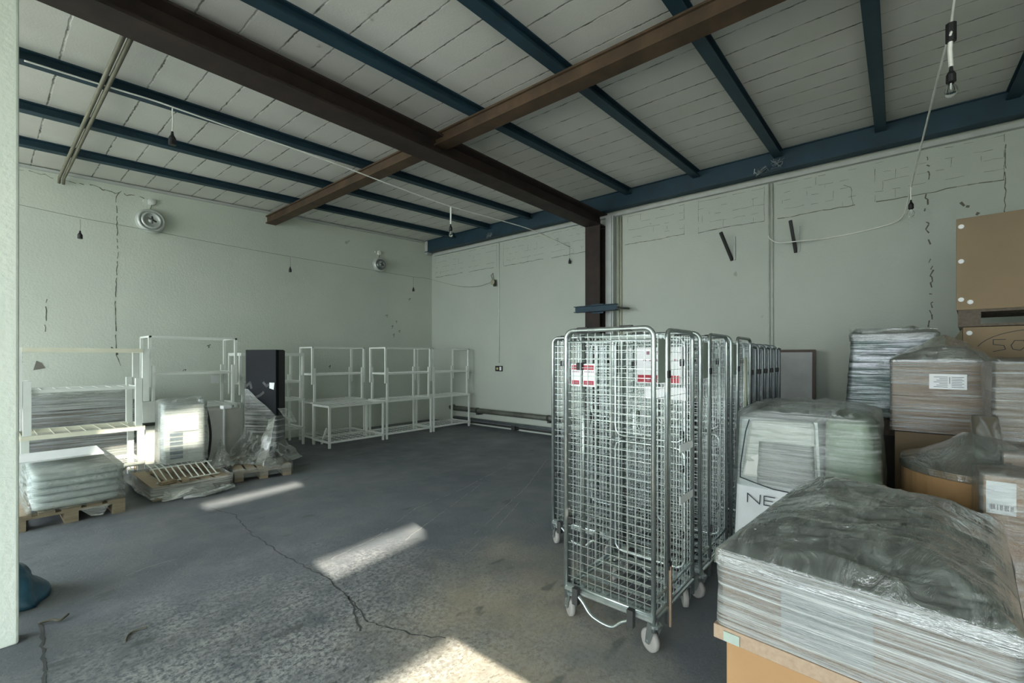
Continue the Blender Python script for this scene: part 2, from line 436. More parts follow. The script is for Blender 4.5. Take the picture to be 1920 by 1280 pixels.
ribbon(m, [(1.30, 1.75), (1.38, 1.62)], .03, LW, .002, .01, .03, 0)
ribbon(m, [(.62, 2.45), (.60, 1.9)], .012, LW, .002, .008, .05, .3)
for x, z in ((6.15, 2.55), (6.3, 2.3), (6.42, 2.42), (6.5, 2.2), (6.35, 2.1), (6.8, 3.0), (2.55, 1.78), (2.2, 1.35), (4.75, 1.38)):
    ribbon(m, [(x, z), (x + .05, z + .03), (x + .03, z - .04)], .016, LW, .002, .012, .02, 0)
o = m.build('crack', CRACK, wall_left); o['kind'] = 'structure'
# torn flap mark on the back wall
m = MB(); p = [at(x, y, Y=YW - .004) for x, y in ((68, 676), (78, 680), (85, 690), (74, 692), (62, 694))]
m.add(p, [(0, 1, 2, 3, 4)]); o = m.build('stain', plain('stain', (.16, .15, .12), .9), wall_left); o['kind'] = 'structure'

# ------------------------------------------------------------------ steelwork
def ibeam_x(mb, x0, x1, y, w, z0a, z0b, h, tf=.012, tw=.01):
    """I section along X with its underside rising from z0a to z0b"""
    for (ya, yb, da, db) in ((y - w/2, y + w/2, 0, tf), (y - w/2, y + w/2, h - tf, h), (y - tw/2, y + tw/2, tf, h - tf)):
        mb.hexa([(x0, ya, z0a + da), (x1, ya, z0b + da), (x1, yb, z0b + da), (x0, yb, z0a + da)],
                [(x0, ya, z0a + db), (x1, ya, z0b + db), (x1, yb, z0b + db), (x0, yb, z0a + db)])
def ibeam_y(mb, y0, y1, x, w, z, h, tf=.012, tw=.01):
    mb.box(x - w/2, x + w/2, y0, y1, z, z + tf); mb.box(x - w/2, x + w/2, y0, y1, z + h - tf, z + h); mb.box(x - tw/2, x + tw/2, y0, y1, z + tf, z + h - tf)
for y in (8.0, 6.86, 5.72, 3.55, 2.40, 1.28, .16, -.96, -2.1):
    m = MB(); ibeam_x(m, XB + .01, 7.30, y, .11, roof(XB) - .10, roof(7.30) - .10, .10)
    struct(m.build('ceiling_beam', BLUE))
m = MB(); ibeam_y(m, YF + .05, YW - .02, 7.36, .16, 4.22, .29, .016, .10); struct(m.build('ceiling_beam', BLUE))
m = MB(); m.box(7.30, 7.44, YW - .10, YW - .001, 4.17, 4.50); struct(m.build('trim_3', PALEPL, bevel=.01))
m = MB(); ibeam_x(m, XB + .01, 7.48, 4.21, .30, 3.965, 3.965, .24, .02, .014); struct(m.build('main_beam', RUST))
m = MB(); ibeam_y(m, YF + .05, YW - .01, 3.60, .18, 4.11, .145, .02, .13)
struct(m.build('cross_beam', RUSTC))
m = MB(); m.box(7.2, 7.215, 4.06, 4.36, 0, 3.96); m.box(7.475, 7.49, 4.06, 4.36, 0, 3.96); m.box(7.215, 7.475, 4.20, 4.22, 0, 3.96)
struct(m.build('column', RUST))
m = MB(); m.box(7.40, XW - .001, 3.90, 4.055, 0, 4.14); m.box(7.38, 7.40, 3.93, 3.96, 0, 4.14); struct(m.build('trim_4', PALEPL))
# stub of blue beam bracketed to the column
t = thing('steel_bracket', 'short dark blue steel beam stub bolted across the brown column', 'bracket', (7.12, 4.1, 2.40))
m = MB()
m.box(-.06, .06, -.42, .42, 0, .012); m.box(-.06, .06, -.42, .42, .098, .11); m.box(-.005, .005, -.42, .42, .012, .098)
m.build('beam_stub', BLUE, t)
m = MB(); m.tube([(.02, -.42, .05), (.05, -.50, .03), (.25, -.52, .04)], .018, 6); m.build('bolt', DARK, t)
m = MB(); m.box(.06, .075, -.12, .12, -.03, .14); m.build('plate', BLUE, t)
# rusty wire tufts tucked on the blue wall beam
for (px, py), lab in (((1428, 322), 'leftmost tuft of loose grey wire on the blue wall beam'), ((1456, 306), 'second tuft of loose grey wire on the blue wall beam, by purlin end'),
                      ((918, 440), 'small curl of pale wire on the blue wall beam near the corner')):
    c = at(px, py, X=7.24); m = MB()
    for k in range(5):
        pts = [c + Vector((random.uniform(-.03, .0), random.uniform(-.10, .10), random.uniform(-.07, .07))) for _ in range(5)]
        pts.append(Vector((7.29, c.y, c.z)))
        m.tube(pts, .004, 4)
    tag(m.build('wire_tuft', ZINCD), lab, 'wire')

# ------------------------------------------------------------------ pipes and conduits
def tube_thing(name, label, cat, pts, r, mat, n=10, group=None):
    mb = MB(); mb.tube(smooth_pts(pts) if 3 < len(pts) < 20 else pts, r, n); return tag(mb.build(name, mat, smooth=True), label, cat, group)
t = thing('heating_pipe', 'thick dark green pipe low on the right wall with elbow end', 'pipe', (7.40, 8.2, 0))
m = MB(); m.tube([(0.12, .06, .38), (.02, .05, .37), (0, 0, .36), (0, -6.5, .36)], .055, 12); m.build('pipe_run', PIPE, t, True)
for y in (-.9, -2.9, -4.9):
    m = MB(); m.box(-.05, .12, y - .03, y + .03, .27, .31); m.tube([(0, y, .36), (0, y + .05, .36)], .064, 12); m.build('wall_bracket', DARK, t)
t = thing('water_pipe', 'thin steel pipe near the floor below the green pipe', 'pipe', (7.42, 8.15, 0))
m = MB(); m.tube([(0, 0, .14), (0, -6.5, .14)], .035, 10); m.build('pipe_run', ZINCD, t, True)
m = MB(); m.tube([(.03, 0, .07), (.03, -6.5, .07)], .02, 8); m.build('pipe_run', DARK, t, True)
for y in (-1.9, -4.2):
    m = MB(); m.box(-.04, .10, y - .05, y + .05, .02, .12); m.build('wall_bracket', DARK, t)
tube_thing('conduit', 'thin white conduit dropping to the black switch on the right wall', 'conduit', [(XW - .012, 6.77, 4.14), (XW - .012, 6.77, 1.46)], .010, OFFWHITE, 6)
m = MB()
for dy in (0, .05): m.tube([(XW - .018, 3.80 + dy, 4.13), (XW - .018, 3.80 + dy, .05)], .017, 8)
tag(m.build('conduit', plain('conduit_olive', (.36, .37, .28), .6), smooth=True), 'pair of olive grey conduits running up beside the brown column', 'conduit')
m = MB()
for dy in (0, .045): m.tube([(XW - .014, 1.39 + dy, 4.13), (XW - .014, 1.39 + dy, .05)], .012, 8)
tag(m.build('conduit', plain('conduit_grey', (.42, .44, .38), .6), smooth=True), 'pair of thin grey conduits behind the two black wall brackets', 'conduit')
m = MB()
for dx in (0, .045):
    m.tube([(.735 + dx, YW - .06, 4.05), (.735 + dx, YW - .12, 4.115), (.735 + dx, 6.8, 4.115), (.735 + dx, 4.3, 4.115)], .018, 8)
tag(m.build('ceiling_conduit', plain('conduit_dark', (.16, .155, .11), .6), smooth=True), 'pair of dirty pipes crossing the ceiling under the blue purlins at left', 'pipe')

# switch, socket and brackets
t = thing('light_switch', 'small black double light switch on the right wall under conduit', 'switch', (XW, 6.77, 1.33))
m = MB(); m.box(-.03, -.001, -.10, .10, -.06, .06); m.build('housing', BLACK, t)
m = MB(); m.box(-.038, -.03, -.085, -.035, -.04, .04); m.build('rocker', PAPER, t)
m = MB(); m.lathe([(.028, 0), (.028, .01), (.012, .012)], 14, (-.03, .03, 0), (-1, 0, 0)); m.build('rocker', plain('ivory', (.45, .43, .2), .5), t)
t = thing('junction_box', 'round junction box with cable loop on the right wall', 'box', (XW, 6.93, 3.27))
m = MB(); m.lathe([(.07, 0), (.07, .04), (.05, .055)], 16, (-.001, 0, 0), (-1, 0, 0)); m.build('housing', plain('box_olive', (.3, .3, .2), .6), t)
m = MB(); m.tube([(-.03, .02, .05), (-.04, .06, .16), (-.04, .0, .2), (-.03, -.02, .07)], .008, 6); m.build('cable_loop', CORDG, t)
m = MB(); m.box(-.05, -.04, -.1, -.02, -.1, .04); m.build('cover', BLACK, t)
for y, lab in ((1.94, 'black steel wall bracket tilted outward, the one nearer the column'), (1.10, 'black steel wall bracket behind the cable, nearer the tall cardboard boxes')):
    t = thing('wall_bracket', lab, 'bracket', (XW, y, 3.08))
    dy = .10 if y > 1.5 else .03
    m = MB(); m.tube([(-.002, 0, 0), (-.25, dy, .40)], .026, 4); m.build('arm', DARK, t)
    m = MB(); m.box(-.02, -.001, -.05, -.02, .0, .36); m.build('wall_plate', PALEPL, t)

# round wall ventilators
def vent(loc, r, label, lamp):
    t = thing('wall_ventilator', label, 'ventilator', loc)
    m = MB(); m.lathe([(r * .98, 0), (r, .03), (r * .93, .10), (r * .80, .13), (r * .74, .10)], 32, (0, -.001, 0), (0, -1, 0)); m.build('outer_ring', ALU, t, True)
    m = MB(); m.lathe([(r * .70, .06), (r * .66, .135), (r * .52, .14), (r * .48, .09)], 32, (0, 0, 0), (0, -1, 0)); m.build('inner_ring', ZINCD if lamp else ALU, t, True)
    m = MB(); m.lathe([(r * .44, .07), (r * .40, .09), (r * .20, .10), (r * .16, .12), (.002, .122)], 24, (0, 0, 0), (0, -1, 0)); m.build('hub', ALU, t, True)
    m = MB(); m.tube([(-r * .28, -.15, .02), (0, -.17, 0), (r * .28, -.15, -.02)], .012, 6); m.tube([(0, -.15, -r * .28), (0, -.17, 0), (0, -.15, r * .28)], .012, 6); m.build('blade', DARK, t)
    m = MB(); m.lathe([(.055, 0), (.05, .05), (.02, .06)], 12, (.02, -.001, r + .12), (0, -1, 0)); m.box(-.09, -.02, -.03, -.001, r + .10, r + .14); m.build('terminal_box', OFFWHITE, t)
    m = MB(); m.tube([(.02, -.02, r + .07), (.0, -.02, r * .98)], .006, 5); m.build('lead', CORDG, t)
vent((1.77, YW, 3.75), .195, 'round metal ventilator with rings on the back wall, larger at left', False)
vent((5.95, YW, 3.70), .165, 'round metal ventilator on the back wall near the corner', True)

# ------------------------------------------------------------------ hanging lamp holders and cables
def pendant(name, top, drop, label, bulb, scale=1.0, cordmat=CORD, wire=.005):
    t = thing(name, label, 'lamp', top, 0, 'bare lamp holders on cables'); s = scale
    L = -drop
    m = MB(); m.tube([(0, 0, 0), (.006, .004, L * .5), (0, 0, L)], wire, 6); m.build('cord', cordmat, t)
    m = MB(); m.lathe([(.008 * s, 0), (.012 * s, -.03 * s), (.016 * s, -.035 * s), (.026 * s, -.055 * s), (.027 * s, -.105 * s), (.020 * s, -.108 * s)], 14, (0, 0, L)); m.build('socket', BLACK, t, False)
    if bulb:
        z = L - .10 * s
        m = MB(); m.lathe([(.014 * s, 0), (.018 * s, -.02 * s), (.030 * s, -.045 * s), (.034 * s, -.068 * s), (.030 * s, -.088 * s), (.018 * s, -.102 * s), (.003 * s, -.107 * s)], 18, (0, 0, z)); b = m.build('bulb', GLASS, t, True)
        m = MB(); m.lathe([(.006 * s, -.01 * s), (.004 * s, -.05 * s)], 8, (0, 0, z)); m.tube([(-.014 * s, 0, z - .055 * s), (0, 0, z - .06 * s), (.014 * s, 0, z - .055 * s)], .0015 * s, 4); m.build('filament_stem', plain('stem', (.6, .62, .6), .3), b)
    return t
def cable(pts, r, mat, label, name='power_cable'):
    return tube_thing(name, label, 'cable', pts, r, mat, 6)
def sag(a, b, drop, k=14):
    a = Vector(a); b = Vector(b)
    return [a.lerp(b, i / k) - Vector((0, 0, drop * 4 * (i / k) * (1 - i / k))) for i in range(k + 1)]

c1 = [at(45, 97, Y=5.62), at(120, 128, Y=5.62), at(200, 152, Y=5.62), at(283, 182, Y=5.61), at(330, 203, Y=5.58), at(430, 238, Y=5.5), at(540, 275, Y=5.4), at(640, 311, Y=5.32), at(750, 353, Y=5.24), at(845, 387, Y=5.18), at(920, 408, Y=5.12), at(1000, 432, Y=5.02), at(1068, 461, Y=4.9)]
c1 = [Vector((p.x, p.y, min(p.z, roof(p.x) - .125))) for p in c1]
c1[-1] = Vector((XW - .01, 4.9, 3.75))
cable(c1, .0075, CORD, 'long white cable slung under the blue purlins towards the column')
pendant('lamp_holder', at(323, 203, Y=5.58) , .235, 'black lamp holder without bulb hanging from the white ceiling cable', False, 1.25, CORD, .006)
pendant('lamp_holder', at(845, 388, Y=5.18), .26, 'lamp holder with clear bulb hanging from the white ceiling cable near the corner', True, .95, CORD, .012)
c2 = [Vector((.10, 8.75, 3.60))] + [at(x, y, Y=8.75) for x, y in ((150, 408), (270, 430), (400, 455), (545, 481), (660, 500), (775, 519))] + [Vector((6.98, 8.6, 3.47)), Vector((7.40, 8.0, 3.28)), Vector((7.48, 7.4, 3.22)), Vector((7.49, 6.98, 3.28))]
cable(c2, .0035, CORDG, 'thin grey cable strung along the back wall to the junction box')
for (px, py), lab, dr in (((150, 411), 'black lamp holder hanging in front of the back wall, left of the large ventilator', .16),
                          ((544, 482), 'black lamp holder hanging before the back wall under the brown cross beam end', .18), ((775, 519), 'black lamp holder hanging near the room corner', .24)):
    pendant('lamp_holder', at(px, py, Y=8.75), dr, lab, False, 1.05 if px < 200 else .95, CORDG, .003)
pendant('lamp_holder', at(1068, 466, Y=4.88), .19, 'black lamp holder hanging beside the top of the brown column', False, .95, CORDG, .003)
big = at(1783, 60, X=3.9)
c3 = [Vector((4.35, -.33, roof(4.35) - .01)), big + Vector((.02, 0, .03)), big, at(1770, 100, X=4.1), at(1735, 240, X=5.5), at(1708, 350, X=6.9), at(1690, 408, X=7.46), at(1640, 428, X=7.50), at(1560, 445, X=7.50), at(1495, 452, X=7.32), at(1460, 455, X=7.46), at(1444, 448, X=7.48), at(1441, 442, X=7.49)]
cable(c3, .0075, CORD, 'white cable falling from the roof past the big bulb to the right wall')
pendant('lamp_holder', big, .215, 'large clear bulb in black holder hanging nearest, at top right of the room', True, .92, CORD, .012)
pendant('lamp_holder', at(1708, 347, X=6.9), .17, 'small clear bulb in black holder hanging high before the right wall', True, .95, CORD, .006)
m = MB(); m.tube([big + Vector((0, 0, .05)), big + Vector((.0, 0, -.06))], .027, 8); tag(m.build('cable_clamp', BLACK), 'black tape joint where the big bulb cord meets the cable', 'clamp')

# ------------------------------------------------------------------ pallets
def pallet(t, x0, x1, y0, y1, z0=0.0, mat=PAL, along='y', H=.144):
    """deck, three skids and nine blocks as children of t (local coordinates)"""
    m = MB(); n = 5
    if along == 'y':
        for i in range(n):
            w = (x1 - x0) * (.14 if i % 2 else .17); c = x0 + (x1 - x0) * (.085 + i * .2075)
            m.box(c - w/2, c + w/2, y0, y1, z0 + H - .022, z0 + H)
        for c in (y0 + .07, (y0 + y1) / 2, y1 - .07): m.box(x0, x1, c - .07, c + .07, z0 + H - .044, z0 + H - .0225)
    else:
        for i in range(n):
            w = (y1 - y0) * (.14 if i % 2 else .17); c = y0 + (y1 - y0) * (.085 + i * .2075)
            m.box(x0, x1, c - w/2, c + w/2, z0 + H - .022, z0 + H)
        for c in (x0 + .07, (x0 + x1) / 2, x1 - .07): m.box(c - .07, c + .07, y0, y1, z0 + H - .044, z0 + H - .0225)
    m.build('deck', mat, t)
    xs = (x0 + .05, (x0 + x1) / 2, x1 - .05); ys = (y0 + .07, (y0 + y1) / 2, y1 - .07)
    for x in xs:
        for y in ys:
            m = MB(); m.box(x - .05, x + .05, y - .07, y + .07, z0 + .022, z0 + H - .0445); m.build('block', mat, t)
    for x in xs:
        m = MB(); m.box(x - .05, x + .05, y0, y1, z0, z0 + .0215); m.build('bottom_board', mat, t)

def rrect(x0, x1, y0, y1, r, n):
    """n points round a rounded rectangle, evenly by arc length"""
    segs = []; cx = [(x1 - r, y1 - r, 0), (x0 + r, y1 - r, 90), (x0 + r, y0 + r, 180), (x1 - r, y0 + r, 270)]
    P = []
    for x, y, a in cx:
        for k in range(7):
            t = math.radians(a + 15 * k); P.append((x + r * math.cos(t), y + r * math.sin(t)))
    P.append(P[0]); L = [0]
    for p, q in zip(P[:-1], P[1:]): L.append(L[-1] + math.hypot(q[0] - p[0], q[1] - p[1]))
    out = []; j = 0
    for i in range(n):
        s = L[-1] * i / n
        while L[j + 1] < s: j += 1
        f = (s - L[j]) / max(1e-9, L[j + 1] - L[j]); out.append((P[j][0] + f * (P[j + 1][0] - P[j][0]), P[j][1] + f * (P[j + 1][1] - P[j][1])))
    return out
def ridge(p, s, seed=0):
    return 1 - abs(noise.noise(Vector((p[0] * s + seed, p[1] * s, p[2] * s))) * 2)
def film(name, parent, rect, z0, z1, mat, amp=.012, topfn=None, r=.03, n=150, levels=26, topamp=.02, seed=0, toprings=16, side=None, flare=0.0):
    """loose stretch film: a skirt round the load plus a crumpled lid"""
    x0, x1, y0, y1 = rect; base = rrect(x0, x1, y0, y1, r, n); cx, cy = (x0 + x1) / 2, (y0 + y1) / 2
    rings = []
    for k in range(levels + 1):
        f = k / levels; z = z0 + (z1 - z0) * f; ring = []
        for x, y in base:
            d = Vector((x - cx, y - cy)); dn = d.normalized()
            w = (noise.noise(Vector((x * 3 + seed, y * 3, z * 14))) * .6 + ridge((x, y, z * 2.5), 2.2, seed) * .4) * amp
            w += flare * max(0, .18 - f)
            if side: w += side(x, y, f)
            ring.append((x + dn.x * (w + .004), y + dn.y * (w + .004), z))
        rings.append(ring)
    if toprings:
        for k in range(1, toprings + 1):
            s = 1 - k / (toprings + .35); ring = []
            for x, y in base:
                xx, yy = cx + (x - cx) * s, cy + (y - cy) * s
                e = min(1, (1 - s) * 6)
                zz = z1 + .006 + e * topamp * (ridge((xx, yy * 1.8, 1), 3.0, seed) * .7 + noise.noise(Vector((xx * 9 + seed, yy * 13, seed))) * .5 + .35)
                if topfn: zz += topfn((xx - x0) / (x1 - x0), (yy - y0) / (y1 - y0)) * e
                ring.append((xx, yy, zz))
            rings.append(ring)
    m = MB(); m.loft(rings, False, bool(toprings)); return m.build(name, mat, parent, True)
def sheet(name, parent, a, b, c, d, mat, amp=.03, nu=30, nv=18, seed=0, sag_=0.0):
    """a loose sheet of film between four corners"""
    a, b, c, d = map(Vector, (a, b, c, d)); nr = (b - a).cross(d - a).normalized()
    def fn(u, v):
        p = a.lerp(b, u).lerp(d.lerp(c, u), v)
        w = (ridge(p, 3.5, seed) - .5) * amp + noise.noise(p * 9 + Vector((seed, 0, 0))) * amp * .6
        e = min(1, 6 * min(u, 1 - u, v, 1 - v) + .15)
        return p + nr * w * e - Vector((0, 0, sag_ * 4 * u * (1 - u)))
    m = MB(); m.grid(fn, nu, nv); return m.build(name, mat, parent, True)
def strokes(mb, lines, w, plane, eps):
    for pl in lines:
        for (a0, b0), (a1, b1) in zip(pl[:-1], pl[1:]):
            d = math.hypot(a1 - a0, b1 - b0) or 1; nx, ny = -(b1 - b0) / d * w / 2, (a1 - a0) / d * w / 2
            ex, ey = (a1 - a0) / d * w * .3, (b1 - b0) / d * w * .3
            mb.add([plane(a0 - ex + nx, b0 - ey + ny, eps), plane(a0 - ex - nx, b0 - ey - ny, eps), plane(a1 + ex - nx, b1 + ey - ny, eps), plane(a1 + ex + nx, b1 + ey + ny, eps)], [(0, 1, 2, 3)])

# ------------------------------------------------------------------ white shelving along the back wall
def post(mb, x, y, z0, z1, w=.035): mb.box(x - w/2, x + w/2, y - w/2, y + w/2, z0, z1)
def shelf_deck(mb, x0, x1, y0, y1, z, rim=.035, wires=7):
    t = .018
    mb.box(x0, x1, y0 - t/2, y0 + t/2, z - rim, z); mb.box(x0, x1, y1 - t/2, y1 + t/2, z - rim, z)
    mb.box(x0 - t/2, x0 + t/2, y0, y1, z - rim, z); mb.box(x1 - t/2, x1 + t/2, y0, y1, z - rim, z)
    for i in range(1, wires + 1):
        x = x0 + (x1 - x0) * i / (wires + 1); mb.tube([(x, y0, z - .008), (x, y1, z - .008)], .005, 4)
    for j in range(1, 7):
        y = y0 + (y1 - y0) * j / 7; mb.tube([(x0, y, z - .017), (x1, y, z - .017)], .004, 4)
def shelving(label, x0, x1, y0, y1, zs, zlow, zbase, zmid, ztop, mat=WHITE, w=.035, cream=None, upper=True, plate=False, topdeck=False):
    """stacked frames: base table (low deck + top deck), posts with a middle deck, overlapping top frame"""
    D, L = y1 - y0, x1 - x0
    t = thing('shelving_unit' if upper else 'metal_table', label, 'shelf' if upper else 'table', (x0, y0, 0), 0, 'white metal shelving along the back wall')
    for x in (w/2, L - w/2):
        for y in (w/2, D - w/2):
            m = MB(); post(m, x, y, 0, zbase, w); m.build('leg', mat, t)
    for z in ([zlow] if zlow else []) + [zbase]:
        m = MB(); shelf_deck(m, 0, L, 0, D, z, .035 if w < .05 else .05); m.build('shelf', mat if z != zbase or cream is None else cream, t)
    if not upper: return t
    i = .05; z2 = zmid + .10
    for x in (i, L - i):
        for y in (i, D - i):
            m = MB(); post(m, x, y, zbase, z2, w); m.build('upright', mat, t)
            m = MB(); post(m, x + (w + .004 if x < L/2 else -w - .004) * -1, y, zmid - .20, ztop, w); m.build('upright', mat, t)
    m = MB(); shelf_deck(m, i, L - i, i, D - i, zmid)
    if plate: m.box(i, L - i, i, D - i, zmid - .012, zmid - .006)
    m.build('shelf', mat, t)
    m = MB(); b = .025
    if topdeck:
        shelf_deck(m, .01, L - .01, .02, D - .02, ztop, .05)
    else:
        m.box(0, L, .03, .03 + b, ztop - b, ztop); m.box(0, L, D - .03 - b, D - .03, ztop - b, ztop); m.box(0, b, .03, D - .03, ztop - b, ztop); m.box(L - b, L, .03, D - .03, ztop - b, ztop)
    m.build('top_frame', cream or mat, t)
    m = MB()
    for k in range(3): m.box(.012, .016, .035, .055, ztop - .07 - k * .05, ztop - .05 - k * .05)
    m.build('slot', INK, t)
    return t
shelving('low white metal table standing in front of the third shelving unit', 3.93, 5.04, 7.50, 8.10, 0, .12, .74, 0, 0, upper=False)
shelving('white shelving unit behind the low white table', 3.98, 5.06, 8.18, 8.75, 0, .12, .76, 1.28, 1.78)
shelving('white shelving unit right of the low white table', 5.09, 6.21, 7.50, 8.12, 0, .12, .75, 1.28, 1.78)
shelving('white shelving unit closest to the room corner and green pipe', 6.25, 7.33, 7.50, 8.12, 0, .12, .75, 1.28, 1.78)
shelving('white shelving unit partly hidden behind the tall black panel', 2.80, 3.86, 8.26, 8.85, 0, .32, .84, 1.16, 1.66, topdeck=True, plate=True)
shelving('tall white shelving unit behind the wrapped appliance with paper sheet', 1.54, 2.64, 7.92, 8.52, 0, .30, .88, 1.37, 1.89, plate=True)
shelving('cream and white shelving unit with thick posts, beside the left pillar', .30, 1.38, 7.38, 8.05, 0, .26, .71, 1.22, 1.70, w=.065, cream=CREAM, topdeck=True)
t = thing('white_strut', 'white strut leaning under the low white table', 'strut', (4.10, 8.0, 0))
m = MB(); m.obox((0, 0, .14), (.03, .03, .30), Matrix.Rotation(.35, 3, 'Y')); m.build('bar', WHITE, t)
t = thing('paper_note', 'small white paper hanging behind the tall white shelving', 'paper', (2.52, 8.57, 1.16))
m = MB(); m.box(-.06, .06, 0, .004, 0, .13); m.build('sheet', PAPER, t)
# long wrapped loads behind the first shelving unit
t = thing('wrapped_load', 'long grey film wrapped load standing behind the cream shelving', 'load', (.30, 8.25, 0))
pallet(t, 0, 1.15, 0, .62)
for k in range(5):
    m = MB(); m.box(.02, 1.13, .02, .60, .146 + k * .19, .146 + k * .19 + .17); m.build('carton', CARDD if k % 2 else OFFWHITE, t)
film('stretch_film', t, (-.01, 1.16, -.01, .63), .05, 1.10, FILM_D, .012, None, .04, 110, 22, .02, 3)

# ------------------------------------------------------------------ left pallet: stack of white slabs in film
t = thing('pallet', 'wooden pallet under the stack of white foam slabs', 'pallet', (.18, 6.07, 0))
pallet(t, 0, .80, 0, 1.2)
sheet('film_tail', t, (.45, -.02, .12), (.68, -.02, .12), (.62, -.06, .03), (.53, -.06, .04), FILM_C, .03, 14, 10, 2)
G = 'white foam slabs stacked on the left pallet'
for k in range(5):
    z = .146 + k * .068
    o = thing('foam_slab', ['lowest white foam slab of the stack on the left pallet', 'second white foam slab up in the stack on left pallet', 'middle white foam slab of the stack on left pallet',
        'fourth white foam slab up in the stack on left pallet', 'uppermost full white foam slab of the stack on the left pallet'][k], 'slab', (.33 + .006 * (k % 2), 6.13 + .012 * (k % 3), z), 0, G)
    m = MB()
    m.loft([[(x, y, zz) for x, y in rrect(-q, .60 + q, -q, 1.08 + q, .03, 60)] for zz, q in ((0, -.012), (.015, .006), (.045, .008), (.064, -.010))], True, True)
    m.build('slab', SHEET, o, True)
t = thing('white_board', 'white board lying askew on top of the wrapped foam slabs', 'board', (.28, 6.55, .55), math.radians(3))
m = MB(); m.obox((.28, .2, .012), (.66, .34, .02), Matrix.Rotation(.10, 3, 'X')); m.build('board', PAPER, t, bevel=.004)
t = thing('stretch_film_wrap', 'crumpled clear film wrapped round the stack of white foam slabs', 'film', (.33, 6.12, 0))
film('film', t, (-.03, .64, -.03, 1.13), .150, .485, FILM_C, .022, None, .04, 160, 30, .012, 5, 10, side=lambda x, y, f: .022 * abs(math.sin(f * 5.2 * PI)), flare=.16)

# ------------------------------------------------------------------ second pallet: wrapped appliance
t = thing('pallet', 'wooden half pallet with torn film under the wrapped appliance', 'pallet', (1.24, 6.24, 0))
pallet(t, 0, .76, 0, 1.05)
film('stretch_film', t, (-.02, .78, -.02, 1.07), .03, .165, FILM_D, .03, None, .03, 140, 10, .0, 8, 0, flare=.10)
sheet('film_tail', t, (.10, -.03, .10), (.55, -.03, .10), (.60, -.13, .012), (.05, -.12, .012), FILM_D, .05, 26, 10, 5)
t = thing('wire_rack', 'white wire rack lying slanted under the wrapped appliance', 'rack', (1.30, 6.38, .15))
m = MB()
for i in range(10):
    x = .04 + i * .062; m.tube([(x, .0, .015), (x - .02, .30, .12), (x - .02, .55, .135)], .007, 5)
for y, z in ((.0, .015), (.30, .12), (.55, .135)): m.tube([(.0, y, z), (.63, y, z)], .009, 5)
m.build('wires', WHITE, t)
for q, (x, y, w) in enumerate(((1.40, 6.33, .16), (1.56, 6.31, .13))):
    m = MB(); m.obox((x, y + .02, .165), (w, .07, .035), Matrix.Rotation(.4 + q, 3, 'Z'))
    tag(m.build('wood_offcut', PAL, bevel=.004), ['wood offcut lying on the half pallet at its left corner', 'shorter wood offcut beside the first on the half pallet'][q], 'wood')
RZ = math.radians(-4)
t = thing('wrapped_appliance', 'white film wrapped appliance with taped paper sheet on the half pallet', 'appliance', (1.44, 6.72, .29), RZ)
m = MB(); m.box(0, .42, 0, .42, 0, .72); m.build('housing', SHEET, t, bevel=.02)
m = MB()
for k in range(6): m.box(.06, .19, -.006, -.001, .06 + k * .055, .10 + k * .055)
m.build('vent_slot', plain('slot_blue', (.10, .16, .22), .5), t)
m = MB(); m.box(.24, .40, -.010, -.002, .03, .36); m.build('front_plate', PAPER, t, bevel=.006)
film('stretch_film', t, (-.03, .45, -.03, .45), .01, .75, FILM_S, .014, lambda u, v: .03 * u, .05, 120, 26, .02, 11, 10, side=lambda x, y, f: -.01 * f)
m = MB(); m.box(.08, .34, -.052, -.048, .40, .58); nt = m.build('notice_sheet', PAPER, t)
m = MB()
for k, (a, b) in enumerate(((.13, .28), (.15, .25), (.13, .29))): m.box(a, b, -.054, -.0525, .53 - k * .03, .535 - k * .03)
m.build('print', INK, nt)
tube_thing('black_hose', 'black hose curving down behind the wrapped appliance', 'hose', [(1.95, 7.20, 1.03), (1.99, 7.12, .9), (2.02, 7.05, .6), (2.0, 7.02, .35), (1.96, 7.02, .17)], .016, BLACK, 8)
t = thing('leaning_panel', 'narrow bright white panel leaning behind the wrapped appliance', 'panel', (1.42, 7.55, 0))
m = MB(); m.hexa([(0, 0, 0), (.20, 0, 0), (.20, .03, 0), (0, .03, 0)], [(.02, .28, .98), (.20, .28, .98), (.20, .31, .98), (.02, .31, .98)]); m.build('board', OFFWHITE, t)
m = MB(); m.box(-.01, .21, .17, .205, .66, .70); m.build('strap', DARK, t)
t = thing('grey_cabinet', 'grey metal cabinet standing under the tall white shelving', 'cabinet', (2.02, 7.47, 0), math.radians(2))
m = MB(); m.box(0, .52, 0, .40, .02, .83); m.build('body', GREYP, t, bevel=.006)
m = MB(); m.box(.285, .305, -.012, -.001, .05, .83); m.build('edge_trim', PAPER, t)
m = MB(); m.box(.28, .40, -.02, .12, .831, .88); m.build('cap', PAPER, t, bevel=.012)
for x in (.04, .48):
    m = MB(); m.box(x - .03, x + .03, .02, .38, 0, .02); m.build('foot', DARK, t)

# ------------------------------------------------------------------ third pallet: tall black panel
RP = math.radians(-12)
t = thing('pallet', 'wooden pallet under the tall black panel', 'pallet', (2.10, 6.40, 0), RP)
pallet(t, 0, .66, 0, .98)
film('stretch_film', t, (-.02, .68, -.02, .9), .05, .17, FILM_C, .02, None, .03, 120, 8, 0, 4, 0, flare=.05)
ang = math.atan2(.44, -.245) - PI / 2
t = thing('tall_black_appliance', 'tall slim black appliance wrapped low in clear film on a pallet', 'panel', (2.74, 6.74, .146), ang)
